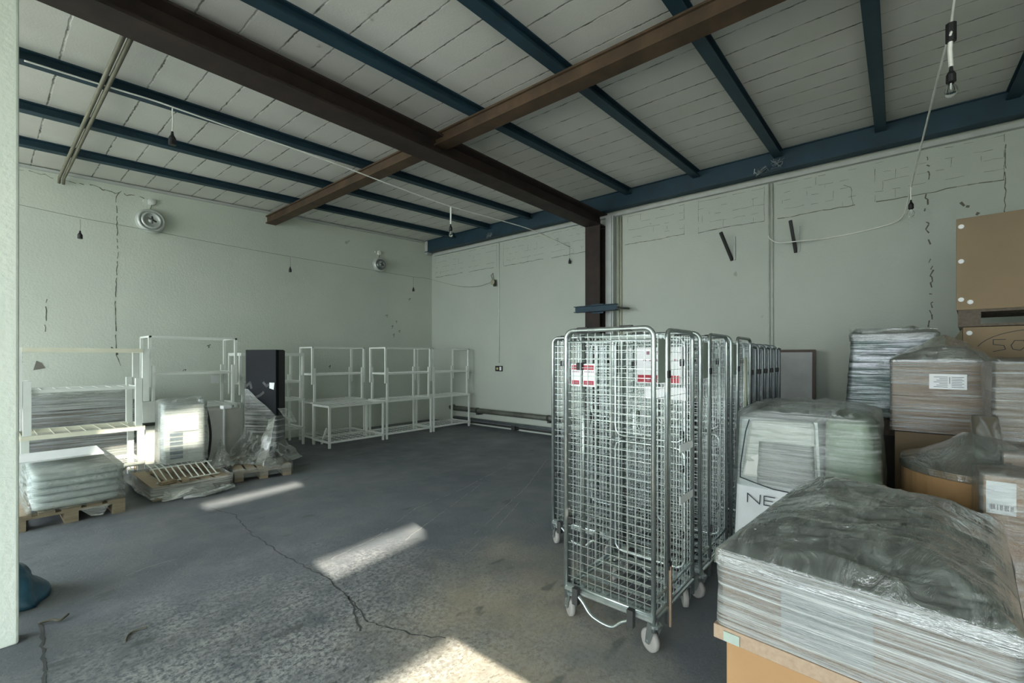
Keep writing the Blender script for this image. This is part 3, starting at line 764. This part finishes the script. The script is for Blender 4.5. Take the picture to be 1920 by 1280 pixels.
# local +y runs along the broad face, the narrow face looks right
m = MB(); m.box(0, .17, 0, .50, 0, 1.55); m.build('body', FRIDGE, t, bevel=.006)
m = MB(); m.box(.05, .172, -.012, -.001, .03, 1.54); m.build('edge_strip', BLACK, t)
m = MB(); m.hexa([(-.008, .03, .98), (-.008, .10, 1.0), (-.004, .10, 1.0), (-.004, .03, .98)], [(-.008, .02, 1.08), (-.008, .10, 1.08), (-.004, .10, 1.08), (-.004, .02, 1.08)]); m.build('sticker', PAPER, t)
m = MB()
for pts in ([(.48, 1.03), (.42, 1.08), (.40, 1.0)], [(.2, 1.08), (.15, 1.03), (.12, 1.05)], [(.48, .82), (.40, .84), (.25, .90), (.2, .94)]):
    strokes(m, [pts], .035, lambda y, z, e: (-e, y, z), .004)
m.build('scuff', DARK, t)
def fshell():
    rings = []; n = 90
    for k in range(19):
        f = k / 18; z = .0 + f * .98
        e = max(0, 1 - f / .42) ** 1.5
        ring = []
        for x, y in rrect(-.015 - .42 * e, .185 + .05 * e, -.015 - .30 * e, .515 + .02 * e, .02, n):
            w = (ridge((x, y, z * 1.2), 4, 3) - .5) * (.012 + .07 * e)
            top = .98 - .42 * min(1, max(0, (.5 - y) / .5)) if False else z
            zz = z * (1 - .38 * min(1, max(0, (.45 - y) / .45)))
            ring.append((x - w, y + w * .5, zz + .006))
        rings.append(ring)
    m = MB(); m.loft(rings, False, False); return m.build('stretch_film', mat_film('stretch_film_slanted', .05, .50, .5, 26, seed=9), t, True)
fshell()
sheet('film_tail', t, (-.03, -.05, .72), (.19, -.08, .70), (.24, -.16, .50), (.02, -.20, .52), FILM_C, .09, 20, 14, 3)
sheet('film_tail', t, (-.02, .10, .55), (-.02, -.02, .62), (-.50, -.22, .02), (-.42, -.02, .02), FILM_C, .10, 26, 14, 6)
t = thing('film_heap', 'heap of torn clear film between the two wrapped appliances', 'film', (2.05, 6.75, 0))
m = MB()
def heap(u, v):
    a = 2 * PI * u; r = .17 * v
    return (r * math.cos(a), r * math.sin(a) * .8, .17 + (.30 * (1 - v) ** 1.2) * (.6 + .6 * ridge((math.cos(a), math.sin(a), v), 2.2, 1)) + .03 * noise.noise(Vector((math.cos(a) * 3, math.sin(a) * 3, v * 5))))
m.grid(heap, 60, 14); m.build('film', FILM_S, t, True)
t = thing('film_scrap', 'strip of clear film trailing on the floor before the half pallet', 'film', (1.80, 6.05, 0))
m = MB(); m.tube([(-.32, .02, .025), (-.15, -.04, .03), (.02, .02, .035), (.14, .05, .045), (.20, .04, .04)], [.02, .03, .028, .034, .02], 8); m.build('film', FILM_D, t, True)

# blue bag behind the pillar, scraps on the floor
t = thing('blue_bag', 'crumpled blue plastic bag on the floor behind the left pillar', 'bag', (.10, 4.40, 0))
rings = []
for k in range(14):
    f = k / 13; ring = []
    for j in range(40):
        a = 2 * PI * j / 40; r = (.24 * (1 - f) ** .6 + .012) * (1 + .22 * noise.noise(Vector((math.cos(a) * 2.2, math.sin(a) * 2.2, f * 3))))
        ring.append((r * math.cos(a) * .85, r * math.sin(a), .004 + f * .27 + (.02 * noise.noise(Vector((a, f * 6, 1))) if k else 0)))
    rings.append(ring)
m = MB(); m.loft(rings, True, True); m.build('bag', BLUEBAG, t, True)
p = fpts((72, 1172), (98, 1167), (112, 1166), (128, 1156))
tube_thing('twig', 'thin dark twig on the floor by the left pillar', 'twig', [(x, y, .012 + .006 * (i % 2)) for i, (x, y) in enumerate(p)], .007, CRACK, 6)
p = fpts((235, 1204), (240, 1192), (252, 1184), (276, 1177))
tube_thing('wire_scrap', 'bent dark wire scrap lying on the bare floor', 'wire', [(x, y, .005) for x, y in p], .005, CRACK, 6)

# ------------------------------------------------------------------ roll cages
W, D, HT = .555, .60, 1.755
def loop(corner, a, b, r, plane):
    """rounded rectangular loop a=(u0,v0) b=(u1,v1)"""
    P = rrect(a[0], b[0], a[1], b[1], r, 64) if corner else None
    return [plane(u, v) for u, v in P]
def mesh_wires(mb, u0, u1, v0, v1, du, dv, plane, r=.0021):
    nu = max(1, round((u1 - u0) / du)); nv = max(1, round((v1 - v0) / dv))
    for i in range(1, nu):
        u = u0 + (u1 - u0) * i / nu; mb.tube([plane(u, v0), plane(u, v1)], r, 4, cap=False)
    for j in range(1, nv):
        v = v0 + (v1 - v0) * j / nv; mb.tube([plane(u0, v, .004), plane(u1, v, .004)], r, 4, cap=False)
def hoop(mb, u0, u1, z0, z1, plane, r=.0125, cr=.05):
    """inverted U with rounded top corners"""
    pts = [plane(u0, z0)]
    for k in range(7):
        a = PI - k * PI / 12; pts.append(plane(u0 + cr + cr * math.cos(a), z1 - cr + cr * math.sin(a)))
    for k in range(7):
        a = PI / 2 - k * PI / 12; pts.append(plane(u1 - cr + cr * math.cos(a), z1 - cr + cr * math.sin(a)))
    pts.append(plane(u1, z0)); mb.tube(pts, r, 10)
def caster(t, x, y, ang):
    c, s = math.cos(ang), math.sin(ang); rot = Matrix.Rotation(ang, 3, 'Z')
    off = Vector((c, s, 0)) * .035
    m = MB()
    for sd in (-1, 1):
        a = Vector((x, y, .165)) + rot @ Vector((0, sd * .026, 0)); b = Vector((x, y, .062)) + off + rot @ Vector((0, sd * .026, 0))
        m.hexa([b + rot @ Vector(q) for q in ((-.014, -.002, -.012), (.014, -.002, -.012), (.014, .002, -.012), (-.014, .002, -.012))],
               [a + rot @ Vector(q) for q in ((-.03, -.002, 0), (.03, -.002, 0), (.03, .002, 0), (-.03, .002, 0))])
    m.lathe([(.034, .152), (.034, .166), (.02, .170), (.014, .20)], 14, (x, y, 0))
    m.tube([Vector((x, y, .062)) + off + rot @ Vector((0, -.032, 0)), Vector((x, y, .062)) + off + rot @ Vector((0, .032, 0))], .008, 8)
    cs = m.build('caster', ZINC, t)
    m = MB(); ax = rot @ Vector((0, 1, 0)); ctr = Vector((x, y, .0625)) + off
    m.lathe([(.030, -.016), (.050, -.017), (.060, -.014), (.0622, 0), (.060, .014), (.050, .017), (.030, .016)], 26, ctr, ax)
    m.build('wheel', GREYRUB, cs, True)
def clip(t, x, y, z, s=.022):
    m = MB(); m.box(x - s, x + s, y - s, y + s, z - .022, z + .022); m.build('clip', BLACK, t, bevel=.004)
def make_cage(label, loc):
    t = thing('roll_cage', label, 'roll cage', loc, 0, 'galvanised roll cages')
    fp = lambda u, v, e=0: (.0 + e, u, v)
    bp = lambda u, v, e=0: (D - e, u, v)
    lp = lambda u, v, e=0: (u, W - e, v)
    rp = lambda u, v, e=0: (u, e, v)
    m = MB(); hoop(m, .0, W, .13, HT, fp, .0135); m.tube([fp(0, .215), fp(W, .215)], .011, 8); m.tube([fp(0, HT - .065), fp(W, HT - .065)], .004, 6)
    f = m.build('front_frame', ZINC, t, True)
    m = MB(); mesh_wires(m, .0, W, .215, HT - .02, .0505, .050, fp); m.build('wire_mesh', ZINC, f)
    m = MB(); hoop(m, .03, D, .17, HT - .01, lp, .0125); m.tube([lp(.03, .215), lp(D, .215)], .010, 8); m.tube([lp(.20, .215), lp(.20, HT - .01)], .012, 8)
    f = m.build('side_frame', ZINC, t, True)
    m = MB(); mesh_wires(m, .03, D, .215, HT - .02, .048, .05, lp); m.build('wire_mesh', ZINC, f)
    m = MB(); hoop(m, .18, D, .10, HT - .005, rp, .0125); m.tube([rp(0, .30), rp(D, .30)], .009, 8); m.tube([rp(.02, .215), rp(D, .215)], .010, 8); m.tube([rp(.205, .10), rp(.205, HT - .02)], .010, 8)
    f = m.build('side_frame', ZINC, t, True)
    m = MB(); mesh_wires(m, .01, D, .215, HT - .03, .045, .05, rp); m.build('wire_mesh', ZINC, f)
    for z0, z1 in ((.235, 1.005), (1.045, HT - .03)):
        m = MB(); m.tube(loop(1, (.05, z0), (W - .02, z1), .05, bp), .0115, 8, closed=True)
        f = m.build('back_gate', ZINC, t, True)
        m = MB(); mesh_wires(m, .05, W - .02, z0, z1, .048, .05, bp); m.build('wire_mesh', ZINC, f)
    m = MB()
    for y in (.0, W): m.tube([(0, y, .19), (D, y, .19)], .014, 8)
    for x in (.0, D): m.tube([(x, 0, .19), (x, W, .19)], .016, 8)
    for i in range(5): m.box(.06 + i * .12, .085 + i * .12, .01, W - .01, .192, .204)
    mesh_wires(m, 0, D, 0, W, .2, .05, lambda u, v, e=0: (u, v, .200 + e), .003)
    m.build('base', ZINC, t)
    m = MB(); mesh_wires(m, .02, D - .02, .02, W - .02, .08, .05, lambda u, v, e=0: (u, v, HT - .035 + e), .0024); m.tube([(.3, 0, HT - .03), (.3, W, HT - .03)], .006, 6); m.build('top_grid', ZINC, t)
    m = MB(); m.tube(smooth_pts([(-.03, W - .09, .185), (-.03, W - .13, .16), (-.035, W - .20, .10), (-.035, W - .32, .085), (-.03, W - .38, .13), (-.03, W - .43, .16), (-.03, W - .45, .175)]), .0095, 8); m.build('foot_bar', ZINC, t, True)
    for y in (W - .09, W - .44):
        m = MB(); m.box(-.048, -.015, y - .018, y + .018, .13, .225); m.build('bracket', DARK, t)
    for y, z in ((W - .09, 1.54), (W - .02, .60), (.005, 1.50)): clip(t, .02 if y > .3 else .19, y, z, .020)
    for y, z in ((.42, 1.10), (.42, .88), (.42, .46), (.42, 1.56)): clip(t, D - .02, y - .38 + .02, z, .014); 
    clip(t, .195, .0, .42, .018)
    for y in (.12, .40):
        m = MB(); m.box(-.012, .016, y, y + .075, HT - .015, HT + .018); m.build('rail_sleeve', DARK, t, bevel=.005)
    m = MB(); m.box(.06, .15, -.004, .0, HT - .30, HT - .06); m.build('document_plate', plain('plate_grey', (.22, .26, .22), .5), t)
    for x, y, a in ((.02, W - .03, .9), (.02, .0, 1.15), (D - .03, W - .03, .3), (D - .03, .03, .5)): caster(t, x, y, a)
    return t
cage = make_cage('nearest roll cage of galvanised wire with red and white notices', (2.33, .99, 0))
labels2 = [('second roll cage of the front row, right behind the nearest cage', (3.06, .985, 0)), ('third roll cage of the front row with a green wood slat on its side', (3.76, .98, 0)),
           ('roll cage of the rear row showing at the left of the nearest cage', (3.17, 1.68, 0)), ('second roll cage of the rear row, seen through the front cages', (3.92, 1.68, 0)), ('third roll cage of the rear row, seen through the front cages', (4.66, 1.68, 0))]
for lab, loc in labels2: dup(cage, loc, lab)
# notices on the nearest cage
def notice(t, x, y0, y1, z0, z1, top=True):
    m = MB(); m.box(x, x + .002, y0, y1, z0, z1); p = m.build('notice', PAPER, t)
    h = (z1 - z0) * .2; m = MB()
    if top: m.box(x - .0015, x - .0002, y0 + .006, y1 - .006, z1 - h - .008, z1 - .008)
    m.box(x - .0015, x - .0002, y0 + .006, y1 - .006, z0 + .008, z0 + .008 + h); m.build('red_band', RED, p)
    m = MB(); w = y1 - y0
    for k in range(6): m.box(x - .0015, x - .0002, y0 + w * (.08 + .14 * k), y0 + w * (.15 + .14 * k), z0 + (z1 - z0) * .62, z0 + (z1 - z0) * .68)
    for zz in (z0 + .016, z1 - h + .0):
        for k in range(5): m.box(x - .0022, x - .0016, y0 + w * (.22 + .12 * k), y0 + w * (.29 + .12 * k), zz, zz + h * .45)
    m.build('print', plain('print_pale', (.35, .2, .25), .7), p)
notice(cage, .022, W - .185, W - .105, 1.420, 1.555); notice(cage, .022, W - .085, W - .022, 1.420, 1.555)
notice(cage, D - .03, .06, .36, 1.42, 1.66, False)
m = MB(); m.box(D - .032, D - .030, .03, .30, 1.32, 1.40); m.build('paper_strip', PAPER, cage)
for z in (1.03, .72):
    m = MB(); m.box(.36, .58, -.010, -.007, z, z + .045); m.build('label_strip', PAPER, cage)
m = MB(); m.box(.185, .200, -.022, -.012, .08, .42); m.build('wood_strip', RIM, cage)
t = thing('loose_batten', 'pale green wooden batten standing on the side of the third cage', 'slat', (3.76, .95, 0))
m = MB(); m.obox((.33, 0, 1.28), (.045, .012, .62), Matrix.Rotation(-.05, 3, 'Y')); m.build('batten', plain('green_wood', (.45, .48, .36), .7), t)

def make_folded(label, loc):
    t = thing('folded_roll_cage', label, 'roll cage', loc, 0, 'folded roll cages'); d = .17; h = 1.71
    for x, e in ((0, 0), (d, 0)):
        pl = lambda u, v, e=0, x=x: (x + e, u, v)
        m = MB(); hoop(m, 0, W, .12, h - (.0 if x == 0 else .015), pl, .0125); m.tube([pl(0, .215), pl(W, .215)], .010, 8); f = m.build('frame', ZINCD, t, True)
        m = MB(); mesh_wires(m, 0, W, .215, h - .02, .05, .05, pl); m.build('wire_mesh', ZINCD, f)
    rp = lambda u, v, e=0: (u, -.004 + e, v)
    m = MB(); m.tube([rp(.02, h - .02), rp(d, h - .03)], .012, 8); m.tube([rp(.0, .215), rp(d, .215)], .010, 8); mesh_wires(m, .0, d, .215, h - .03, .028, .05, rp); m.build('side_mesh', ZINCD, t)
    m = MB(); m.box(.02, d - .02, .03, W - .03, .24, 1.15); m.build('folded_base', plain('folded_dark', (.05, .055, .06), .6), t)
    clip(t, .0, .0, 1.46, .02)
    for x, y, a in ((.03, W - .03, .9), (.03, .0, 1.15), (d - .03, W - .03, .3), (d - .03, .03, .5)): caster(t, x, y, a)
    return t
fold = make_folded('first folded roll cage of the far dark group', (4.43, .99, 0))
for i, lab in enumerate(('second folded roll cage in the far dark group', 'third folded roll cage in the far dark group', 'fourth folded roll cage in the far dark group', 'last folded roll cage, farthest along by the right wall')):
    dup(fold, (4.69 + .25 * i, .985 - .004 * i, 0), lab)

# ------------------------------------------------------------------ framed board by the right wall
t = thing('framed_board', 'grey board in a dark frame leaning on the right wall', 'board', (7.31, .86, 0))
Rr = Matrix.Rotation(.03, 3, 'Y')
m = MB(); m.obox((0, .45, .84), (.02, .86, 1.64), Rr); m.build('panel', BOARDG, t)
m = MB()
for y in (.0, .90): m.obox((-.004, y, .84), (.035, .035, 1.69), Rr)
for z in (.015, 1.675): m.obox((-.004 + (z - .84) * .03, .45, z), (.035, .93, .035), Rr)
m.build('frame', plain('frame_brown', (.06, .035, .025), .6), t)

# ------------------------------------------------------------------ near crate
RC = math.radians(-5.0)
t = thing('wrapped_crate', 'large film wrapped cardboard crate with a wooden rim, nearest the camera', 'crate', (1.955, .56, 0), RC)
# local: x to the back 0..1.27, y 0..-0.84
Lx, Ly = 1.20, -.83
pallet(t, .0, Lx, Ly, 0, 0, PAL, 'x')
m = MB(); m.box(.025, Lx - .02, Ly + .02, -.025, .146, .455); m.build('lower_carton', CARDO, t, bevel=.006)
m = MB(); m.box(-.012, Lx + .01, Ly - .01, .012, .456, .512); m.build('rim', RIM, t, bevel=.004)
m = MB(); m.box(.012, Lx - .012, Ly + .012, -.012, .513, .805); m.build('upper_carton', CARD, t, bevel=.01)
m = MB(); m.box(.012, Lx - .012, Ly + .012, -.012, .8055, .815); m.build('lid', DGREEN, t)
m = MB(); m.box(.004, .0115, -.50, -.23, .55, .76); m.build('document_sheet', plain('sheet_grey', (.46, .50, .51), .7), t)
m = MB(); m.box(-.018, -.0125, -.09, -.03, .462, .50); m.build('batch_label', plain('label_green', (.35, .42, .36), .6), t)
def cratetop(u, v):
    return .06 * math.exp(-((u - .55) / .35) ** 2 - ((v - .35) / .45) ** 2) + .05 * math.exp(-((u - .85) / .2) ** 2 - ((v - .8) / .3) ** 2)
film('stretch_film', t, (-.004, Lx + .004, Ly - .004, .004), .515, .812, FILM_D, .008, None, .03, 240, 34, .0, 12, 0)
def cover(name, t, x0, x1, y0, y1, z, rise, top, amp, nu, nv, seed, edge=.16, skirt=.05):
    W_, H_ = x1 - x0, y1 - y0
    def fn(u, v):
        x = x0 + W_ * u; y = y0 + H_ * v
        e = min(u * W_, (1 - u) * W_, v * H_, (1 - v) * H_)
        k = min(1.0, e / edge); k = math.sin(k * PI / 2)
        q = Vector((x * 1.0 + y * .5, y * 1.9 - x * .4, seed))
        q = Vector((x * 1.7 + y * .45, y * .75 - x * .15, seed)); wq = noise.noise(q * 2.0) * .35
        q = q + Vector((wq, wq * .5, 0))
        c = (1 - abs(noise.noise(q * 2.6)) * 2) * .60 + (1 - abs(noise.noise(q * 5.6 + Vector((3, 1, 0)))) * 2) * .34 + (1 - abs(noise.noise(Vector((q.x * 14, q.y * 7, seed + 4)))) * 2) * .15
        zz = z + rise * k + top(u, v) * k + amp * c * min(1, e / .06)
        if e < 1e-6: zz = z - skirt
        return (x, y, zz)
    m = MB(); m.grid(fn, nu, nv); return m.build(name, FILM_X, t, True)
cover('film_cover', t, -.012, Lx + .012, Ly - .012, .012, .812, .075, cratetop, .040, 190, 150, 21, .30)

# ------------------------------------------------------------------ white bundle with green foam
t = thing('wrapped_bundle', 'white film wrapped bundle with rounded green foam side, beside the cages', 'bundle', (3.47, .13, 0))
pallet(t, .02, .95, .0, .75)
m = MB(); m.hexa([(0, .28, .146), (.95, .24, .146), (.95, .76, .146), (0, .76, .146)], [(.08, .28, 1.16), (.9, .28, 1.16), (.9, .73, 1.18), (.04, .73, 1.18)]); m.build('white_carton', SHEET, t, bevel=.02)
rings = []
for k in range(15):
    f = k / 14; z = .146 + f * 1.02; b = .05 * math.sin(f * PI)
    ring = [(x, y, z) for x, y in rrect(.03 + .05 * f - b * .3, .95, -.04 - b + .04 * f, .235, .11, 70)]
    rings.append(ring)
rings.append([(.5 + (x - .5) * .9, .12 + (y - .12) * .8, 1.19) for x, y, z in rings[-1]])
m = MB(); m.loft(rings, True, True); m.build('green_foam', GREEN, t, True)
m = MB(); m.hexa([(-.012, .215, .146), (.9, .215, .146), (.9, .245, .146), (-.012, .245, .146)], [(.055, .265, 1.17), (.9, .265, 1.17), (.9, .285, 1.17), (.055, .285, 1.17)]); m.build('white_edge_board', PAPER, t)
m = MB(); m.hexa([(-.02, .26, .78), (.05, .26, .78), (.05, .70, .765), (-.02, .70, .765)], [(.03, .28, 1.17), (.1, .28, 1.17), (.1, .66, 1.16), (.03, .66, 1.16)]); m.build('foam_cover', OFFWHITE, t, bevel=.02)
m = MB(); strokes(m, [[(.70, .765), (.70, .85), (.69, .95), (.675, 1.08), (.655, 1.16)], [(.70, .765), (.62, .745), (.50, .72), (.30, .71)]], .008, lambda y, z, e: (-.06 + (z - .65) * .13 - e, y, z), .006); m.build('seam', INK, t)
NEp = lambda y, z, e: (.0 + (z - .146) * .05 - e, y, z)
m = MB(); z0 = .585; h = .06
def L(y, pts): return [(y - a * 1.9, z0 + b * h) for a, b in pts]
strokes(m, [L(.668, [(0, 0), (0, 1), (.040, 0), (.042, 1.05)]), L(.565, [(0, 0), (0, 1)]), L(.565, [(0, 1), (.034, 1)]), L(.565, [(0, .5), (.028, .52)]), L(.565, [(0, 0), (.036, .02)]),
            L(.475, [(.012, .5), (.0, .25), (.012, 0), (.028, .2), (.012, .5), (.004, .8), (.016, 1), (.028, .85)])], .006, NEp, .016); m.build('handwriting', INK, t)
film('stretch_film', t, (-.01, .96, -.07, .775), .70, 1.20, FILM_C, .014, lambda u, v: .03 * math.sin(PI * v) , .10, 160, 22, .035, 15, 14, side=lambda x, y, f: -.035 * f)
m = MB(); m.box(-.005, .0, .30, .56, .72, 1.08)
film('film_band', t, (-.035, .5, .27, .60), .735, 1.02, FILM_D, .008, None, .02, 90, 18, 0, 17, 0, side=lambda x, y, f: -.02 * f)

# ------------------------------------------------------------------ octagonal carton and things around it
def octagon(cx, cy, rx, ry, z): 
    return [(cx + rx * math.cos(math.radians(a)), cy + ry * math.sin(math.radians(a)), z) for a in range(0, 360, 5)]
t = thing('round_carton', 'rounded brown carton under a peaked film cover, behind the nearest crate', 'carton', (3.50, -.62, 0))
# local: rounded left end towards the bundle, long body to the right
def body(z, g=0.0):
    return [(x, y, z) for x, y in rrect(.0 - g, 1.00 + g, -.95 - g, .60 + g, .42, 120)]
pallet(t, .1, .9, -.7, .5)
m = MB(); m.loft([body(.146), body(.94)], True, True); m.build('carton', CARDO, t)
def tent(u, v): return .20 * max(0, 1 - math.hypot((u - .30) / .5, (v - .80) / .36))
rings = [body(.90 + .045 * k / 6, .006 + .004 * (k % 2)) for k in range(7)]
for k in range(1, 19):
    s = 1 - k / 18.4
    ring = []
    for x, y, z in body(0):
        xx, yy = .50 + (x - .50) * s, -.175 + (y + .175) * s
        ring.append((xx, yy, .948 + tent(xx, (yy + .95) / 1.55) * min(1, (1 - s) * 3) + .022 * max(0, ridge((xx, yy * 2, 0), 3, 6)) * (1 if yy > .1 else .5) * min(1, (1 - s) * 8)))
    rings.append(ring)
m = MB(); m.loft(rings, False, True); m.build('film_cover', FILM_X, t, True)
m = MB(); m.loft([[(x, y, z) for x, y in rrect(-.014, 1.01, -.965, .20, .06, 120)] for z in [.42 + .05 * k for k in range(11)]], False, False); m.build('stretch_film', FILM_S, t, True)
t = thing('barcode_carton', 'brown carton with white barcode label, at the right behind the nearest crate', 'carton', (3.19, -1.06, 0))
m = MB(); m.box(0, .28, 0, .74, 0, 1.02); m.build('carton', CARD, t, bevel=.01)
m = MB(); m.box(-.004, -.001, .63, .73, .84, .995); lb = m.build('label', PAPER, t)
m = MB()
for k in range(16):
    if random.random() < .75: m.box(-.006, -.0045, .64 + k * .005, .643 + k * .005, .86, .885)
m.build('barcode', INK, lb)
film('stretch_film', t, (-.012, .285, -.01, .75), .35, 1.025, FILM_C, .006, None, .02, 110, 18, .01, 31, 10)

t = thing('label_carton', 'big film wrapped brown carton with a white paper label', 'carton', (4.60, -.505, 0))
pallet(t, .0, .58, -.0, .54)
m = MB(); m.box(.02, .56, .02, .52, .146, 1.02); m.build('lower_carton', CARDD, t)
m = MB(); m.box(.0, .57, -.0, .54, 1.03, 1.30); m.build('carton', CARD, t, bevel=.008)
m = MB(); m.box(.0, .57, -.0, .54, 1.302, 1.56); m.build('carton', CARD, t, bevel=.008)
m = MB(); m.box(-.016, -.013, .125, .325, 1.36, 1.47); lb = m.build('paper_label', PAPER, t)
m = MB()
for k in range(7): m.box(-.0185, -.0165, .225, .30 - .015 * (k % 3), 1.375 + k * .012, 1.378 + k * .012); m.box(-.0185, -.0165, .14 + .01 * (k % 2), .205, 1.375 + k * .012, 1.378 + k * .012)
m.box(-.0185, -.0165, .213, .216, 1.40, 1.45); m.build('print', INK, lb)
film('stretch_film', t, (-.006, .576, -.006, .546), 1.03, 1.57, FILM_S, .006, None, .02, 140, 26, .0, 41, 0)
film('film_cover', t, (-.01, .58, -.01, .55), 1.555, 1.575, FILM_X, .004, lambda u, v: .17 * max(0, 1 - abs(v - .42) / .55) * max(0, 1 - abs(u - .5) / .8), .02, 150, 2, .03, 44, 24)

t = thing('silver_load', 'silver film wrapped load on a dark pallet against the right wall side', 'load', (5.20, -.28, 0))
m = MB(); m.box(.05, .75, .03, .62, 0, .90); m.build('dark_base', plain('dark_base', (.05, .045, .04), .8), t)
pallet(t, .0, .8, .0, .65, .905, PALD)
m = MB()
rings = []
for k in range(25):
    f = k / 24; z = 1.055 + f * .74; ring = []
    for x, y in rrect(.0, .78, .02 + .0 * f, .655 - .05 * f, .02, 120):
        w = .008 * noise.noise(Vector((x * 3, y * 3, z * 18)))
        ring.append((x + w, y + w, z))
    rings.append(ring)
m.loft(rings, True, True); m.build('silver_wrap', SILVER, t, True)
film('film_frill', t, (-.01, .79, .01, .62), 1.74, 1.80, FILM_X, .01, None, .02, 120, 3, .05, 51, 14)
sheet('film_frill', t, (-.01, .62, 1.79), (-.01, .02, 1.79), (.03, .02, 1.84), (.03, .62, 1.86), FILM_X, .06, 30, 8, 9)

t = thing('leaning_slab', 'narrow film wrapped slab leaning on the tall wrapped carton at right', 'slab', (3.70, -.47, .985))
m = MB(); R2 = Matrix.Rotation(.80, 3, 'Y')
m.obox((.13, .07, .13), (.035, .11, .32), R2); m.build('slab', CARDD, t, bevel=.004)
m = MB(); m.obox((.13, .07, .13), (.043, .118, .328), R2); m.build('stretch_film', FILM_S, t, bevel=.006)
t = thing('wrapped_column', 'tall narrow film wrapped carton at the right picture edge', 'carton', (4.02, -.985, .985))
m = MB(); m.box(0, .45, 0, .53, 0, .575); m.build('carton', CARDD, t, bevel=.006)
film('stretch_film', t, (-.01, .46, -.01, .54), .01, .585, FILM_S, .012, None, .02, 110, 20, .02, 61, 10)
t = thing('flat_carton', 'small film wrapped flat carton lying on the round carton at right', 'carton', (3.60, -.90, .985))
m = MB(); m.box(0, .34, 0, .46, 0, .09); m.build('carton', CARD, t, bevel=.005)
m = MB(); m.box(-.008, .348, -.008, .468, 0, .098); m.build('stretch_film', FILM_S, t, bevel=.008)

# ------------------------------------------------------------------ tall cardboard stack at right
RK = math.radians(-5)
t = thing('big_carton', 'large brown carton with white studs on the upper pallet, top right', 'carton', (5.50, -.39, 2.0), RK)
m = MB(); m.box(0, .9, -1.16, 0, 0, .79); m.build('carton', CARDD, t, bevel=.004)
for y, z in ((-.03, .72), (-.03, .42), (-.03, .09), (-.085, .065)):
    m = MB(); m.lathe([(.020, 0), (.018, .008), (.006, .010), (.005, .004)], 14, (-.001, y, z), (-1, 0, 0)); m.build('stud', PAPER, t)
t = thing('pallet', 'dark pallet between the two brown cartons at top right', 'pallet', (5.50, -.40, 1.856), RK)
pallet(t, 0.01, .87, -1.14, 0, 0, PALD)
t = thing('marked_carton', 'brown carton with a hand drawn circle under the dark pallet', 'carton', (5.50, -.43, 0), RK)
m = MB(); m.box(0, .9, -1.12, 0, 0, 1.85); m.build('carton', CARDD, t, bevel=.004)
m = MB(); m.lathe([(.020, 0), (.018, .008), (.006, .010), (.005, .004)], 14, (-.001, -.04, 1.80), (-1, 0, 0)); m.build('stud', PAPER, t)
m = MB(); m.hexa([(.0, 0.002, 1.2), (.3, 0.002, 1.2), (.3, 0.05, 1.2), (.0, 0.05, 1.2)], [(.0, 0.002, 1.84), (.3, 0.002, 1.84), (.3, 0.004, 1.84), (.0, 0.05, 1.76)]); m.build('flap', plain('flap', (.12, .11, .06), .8), t)
m = MB(); CP = lambda y, z, e: (-e, y - 1.05, z)
strokes(m, [[(.62 + .36 * math.cos(a * PI / 20), 1.62 + .20 * math.sin(a * PI / 20)) for a in range(41)],
            [(.80, 1.74), (.87, 1.74), (.87, 1.70), (.81, 1.69), (.80, 1.66), (.87, 1.64)], [(.77, 1.69), (.75, 1.73), (.70, 1.73), (.69, 1.68), (.72, 1.65), (.76, 1.66), (.77, 1.69)],
            [(.64, 1.70), (.67, 1.65), (.60, 1.65)], [(.61, 1.69), (.61, 1.61)], [(.52, 1.70), (.57, 1.70), (.57, 1.66), (.52, 1.66), (.52, 1.62), (.57, 1.61)], [(.70, 1.57), (.48, 1.56)]], .005, CP, .003); m.build('handwriting', INK, t)

# ------------------------------------------------------------------ light
w = bpy.data.worlds.new('sky'); S.world = w; w.use_nodes = True
bg = w.node_tree.nodes['Background']; bg.inputs[0].default_value = (.86, .95, 1.0, 1); bg.inputs[1].default_value = 11.0
sl = bpy.data.lights.new('sun', 'SUN'); sl.energy = 29; sl.color = (1.0, .93, .78); sl.angle = math.radians(.6)
so = bpy.data.objects.new('sun', sl); COL.objects.link(so)
so.rotation_euler = Vector((SX, 1, -TS)).to_track_quat('-Z', 'Y').to_euler()
for y0, y1, z0, z1 in ((-2.2, 3.4, .02, 2.8), (4.3, 8.8, .6, 3.7)):
    pl = bpy.data.lights.new('daylight_portal', 'AREA'); pl.shape = 'RECTANGLE'; pl.size = z1 - z0; pl.size_y = y1 - y0; pl.cycles.is_portal = True
    po = bpy.data.objects.new('daylight_portal', pl); COL.objects.link(po)
    po.location = (XB - .08, (y0 + y1) / 2, (z0 + z1) / 2); po.rotation_euler = (0, -PI / 2, 0)

# ------------------------------------------------------------------ camera
cd = bpy.data.cameras.new('camera'); co = bpy.data.objects.new('camera', cd); COL.objects.link(co)
cd.sensor_width = 36; cd.lens = F / 1920 * 36; cd.shift_y = (HZ - 640) / 1920; cd.clip_start = .02
co.location = (0, 0, EYE); co.rotation_euler = (PI / 2, 0, -math.asin(CA))
S.camera = co
S.view_settings.view_transform = 'Standard'; S.view_settings.look = 'None'; S.view_settings.gamma = 1
S.view_settings.use_curve_mapping = False; S.view_settings.exposure = 0.06
S.cycles.use_denoising = True; S.cycles.max_bounces = 12; S.cycles.diffuse_bounces = 6; S.cycles.transparent_max_bounces = 24
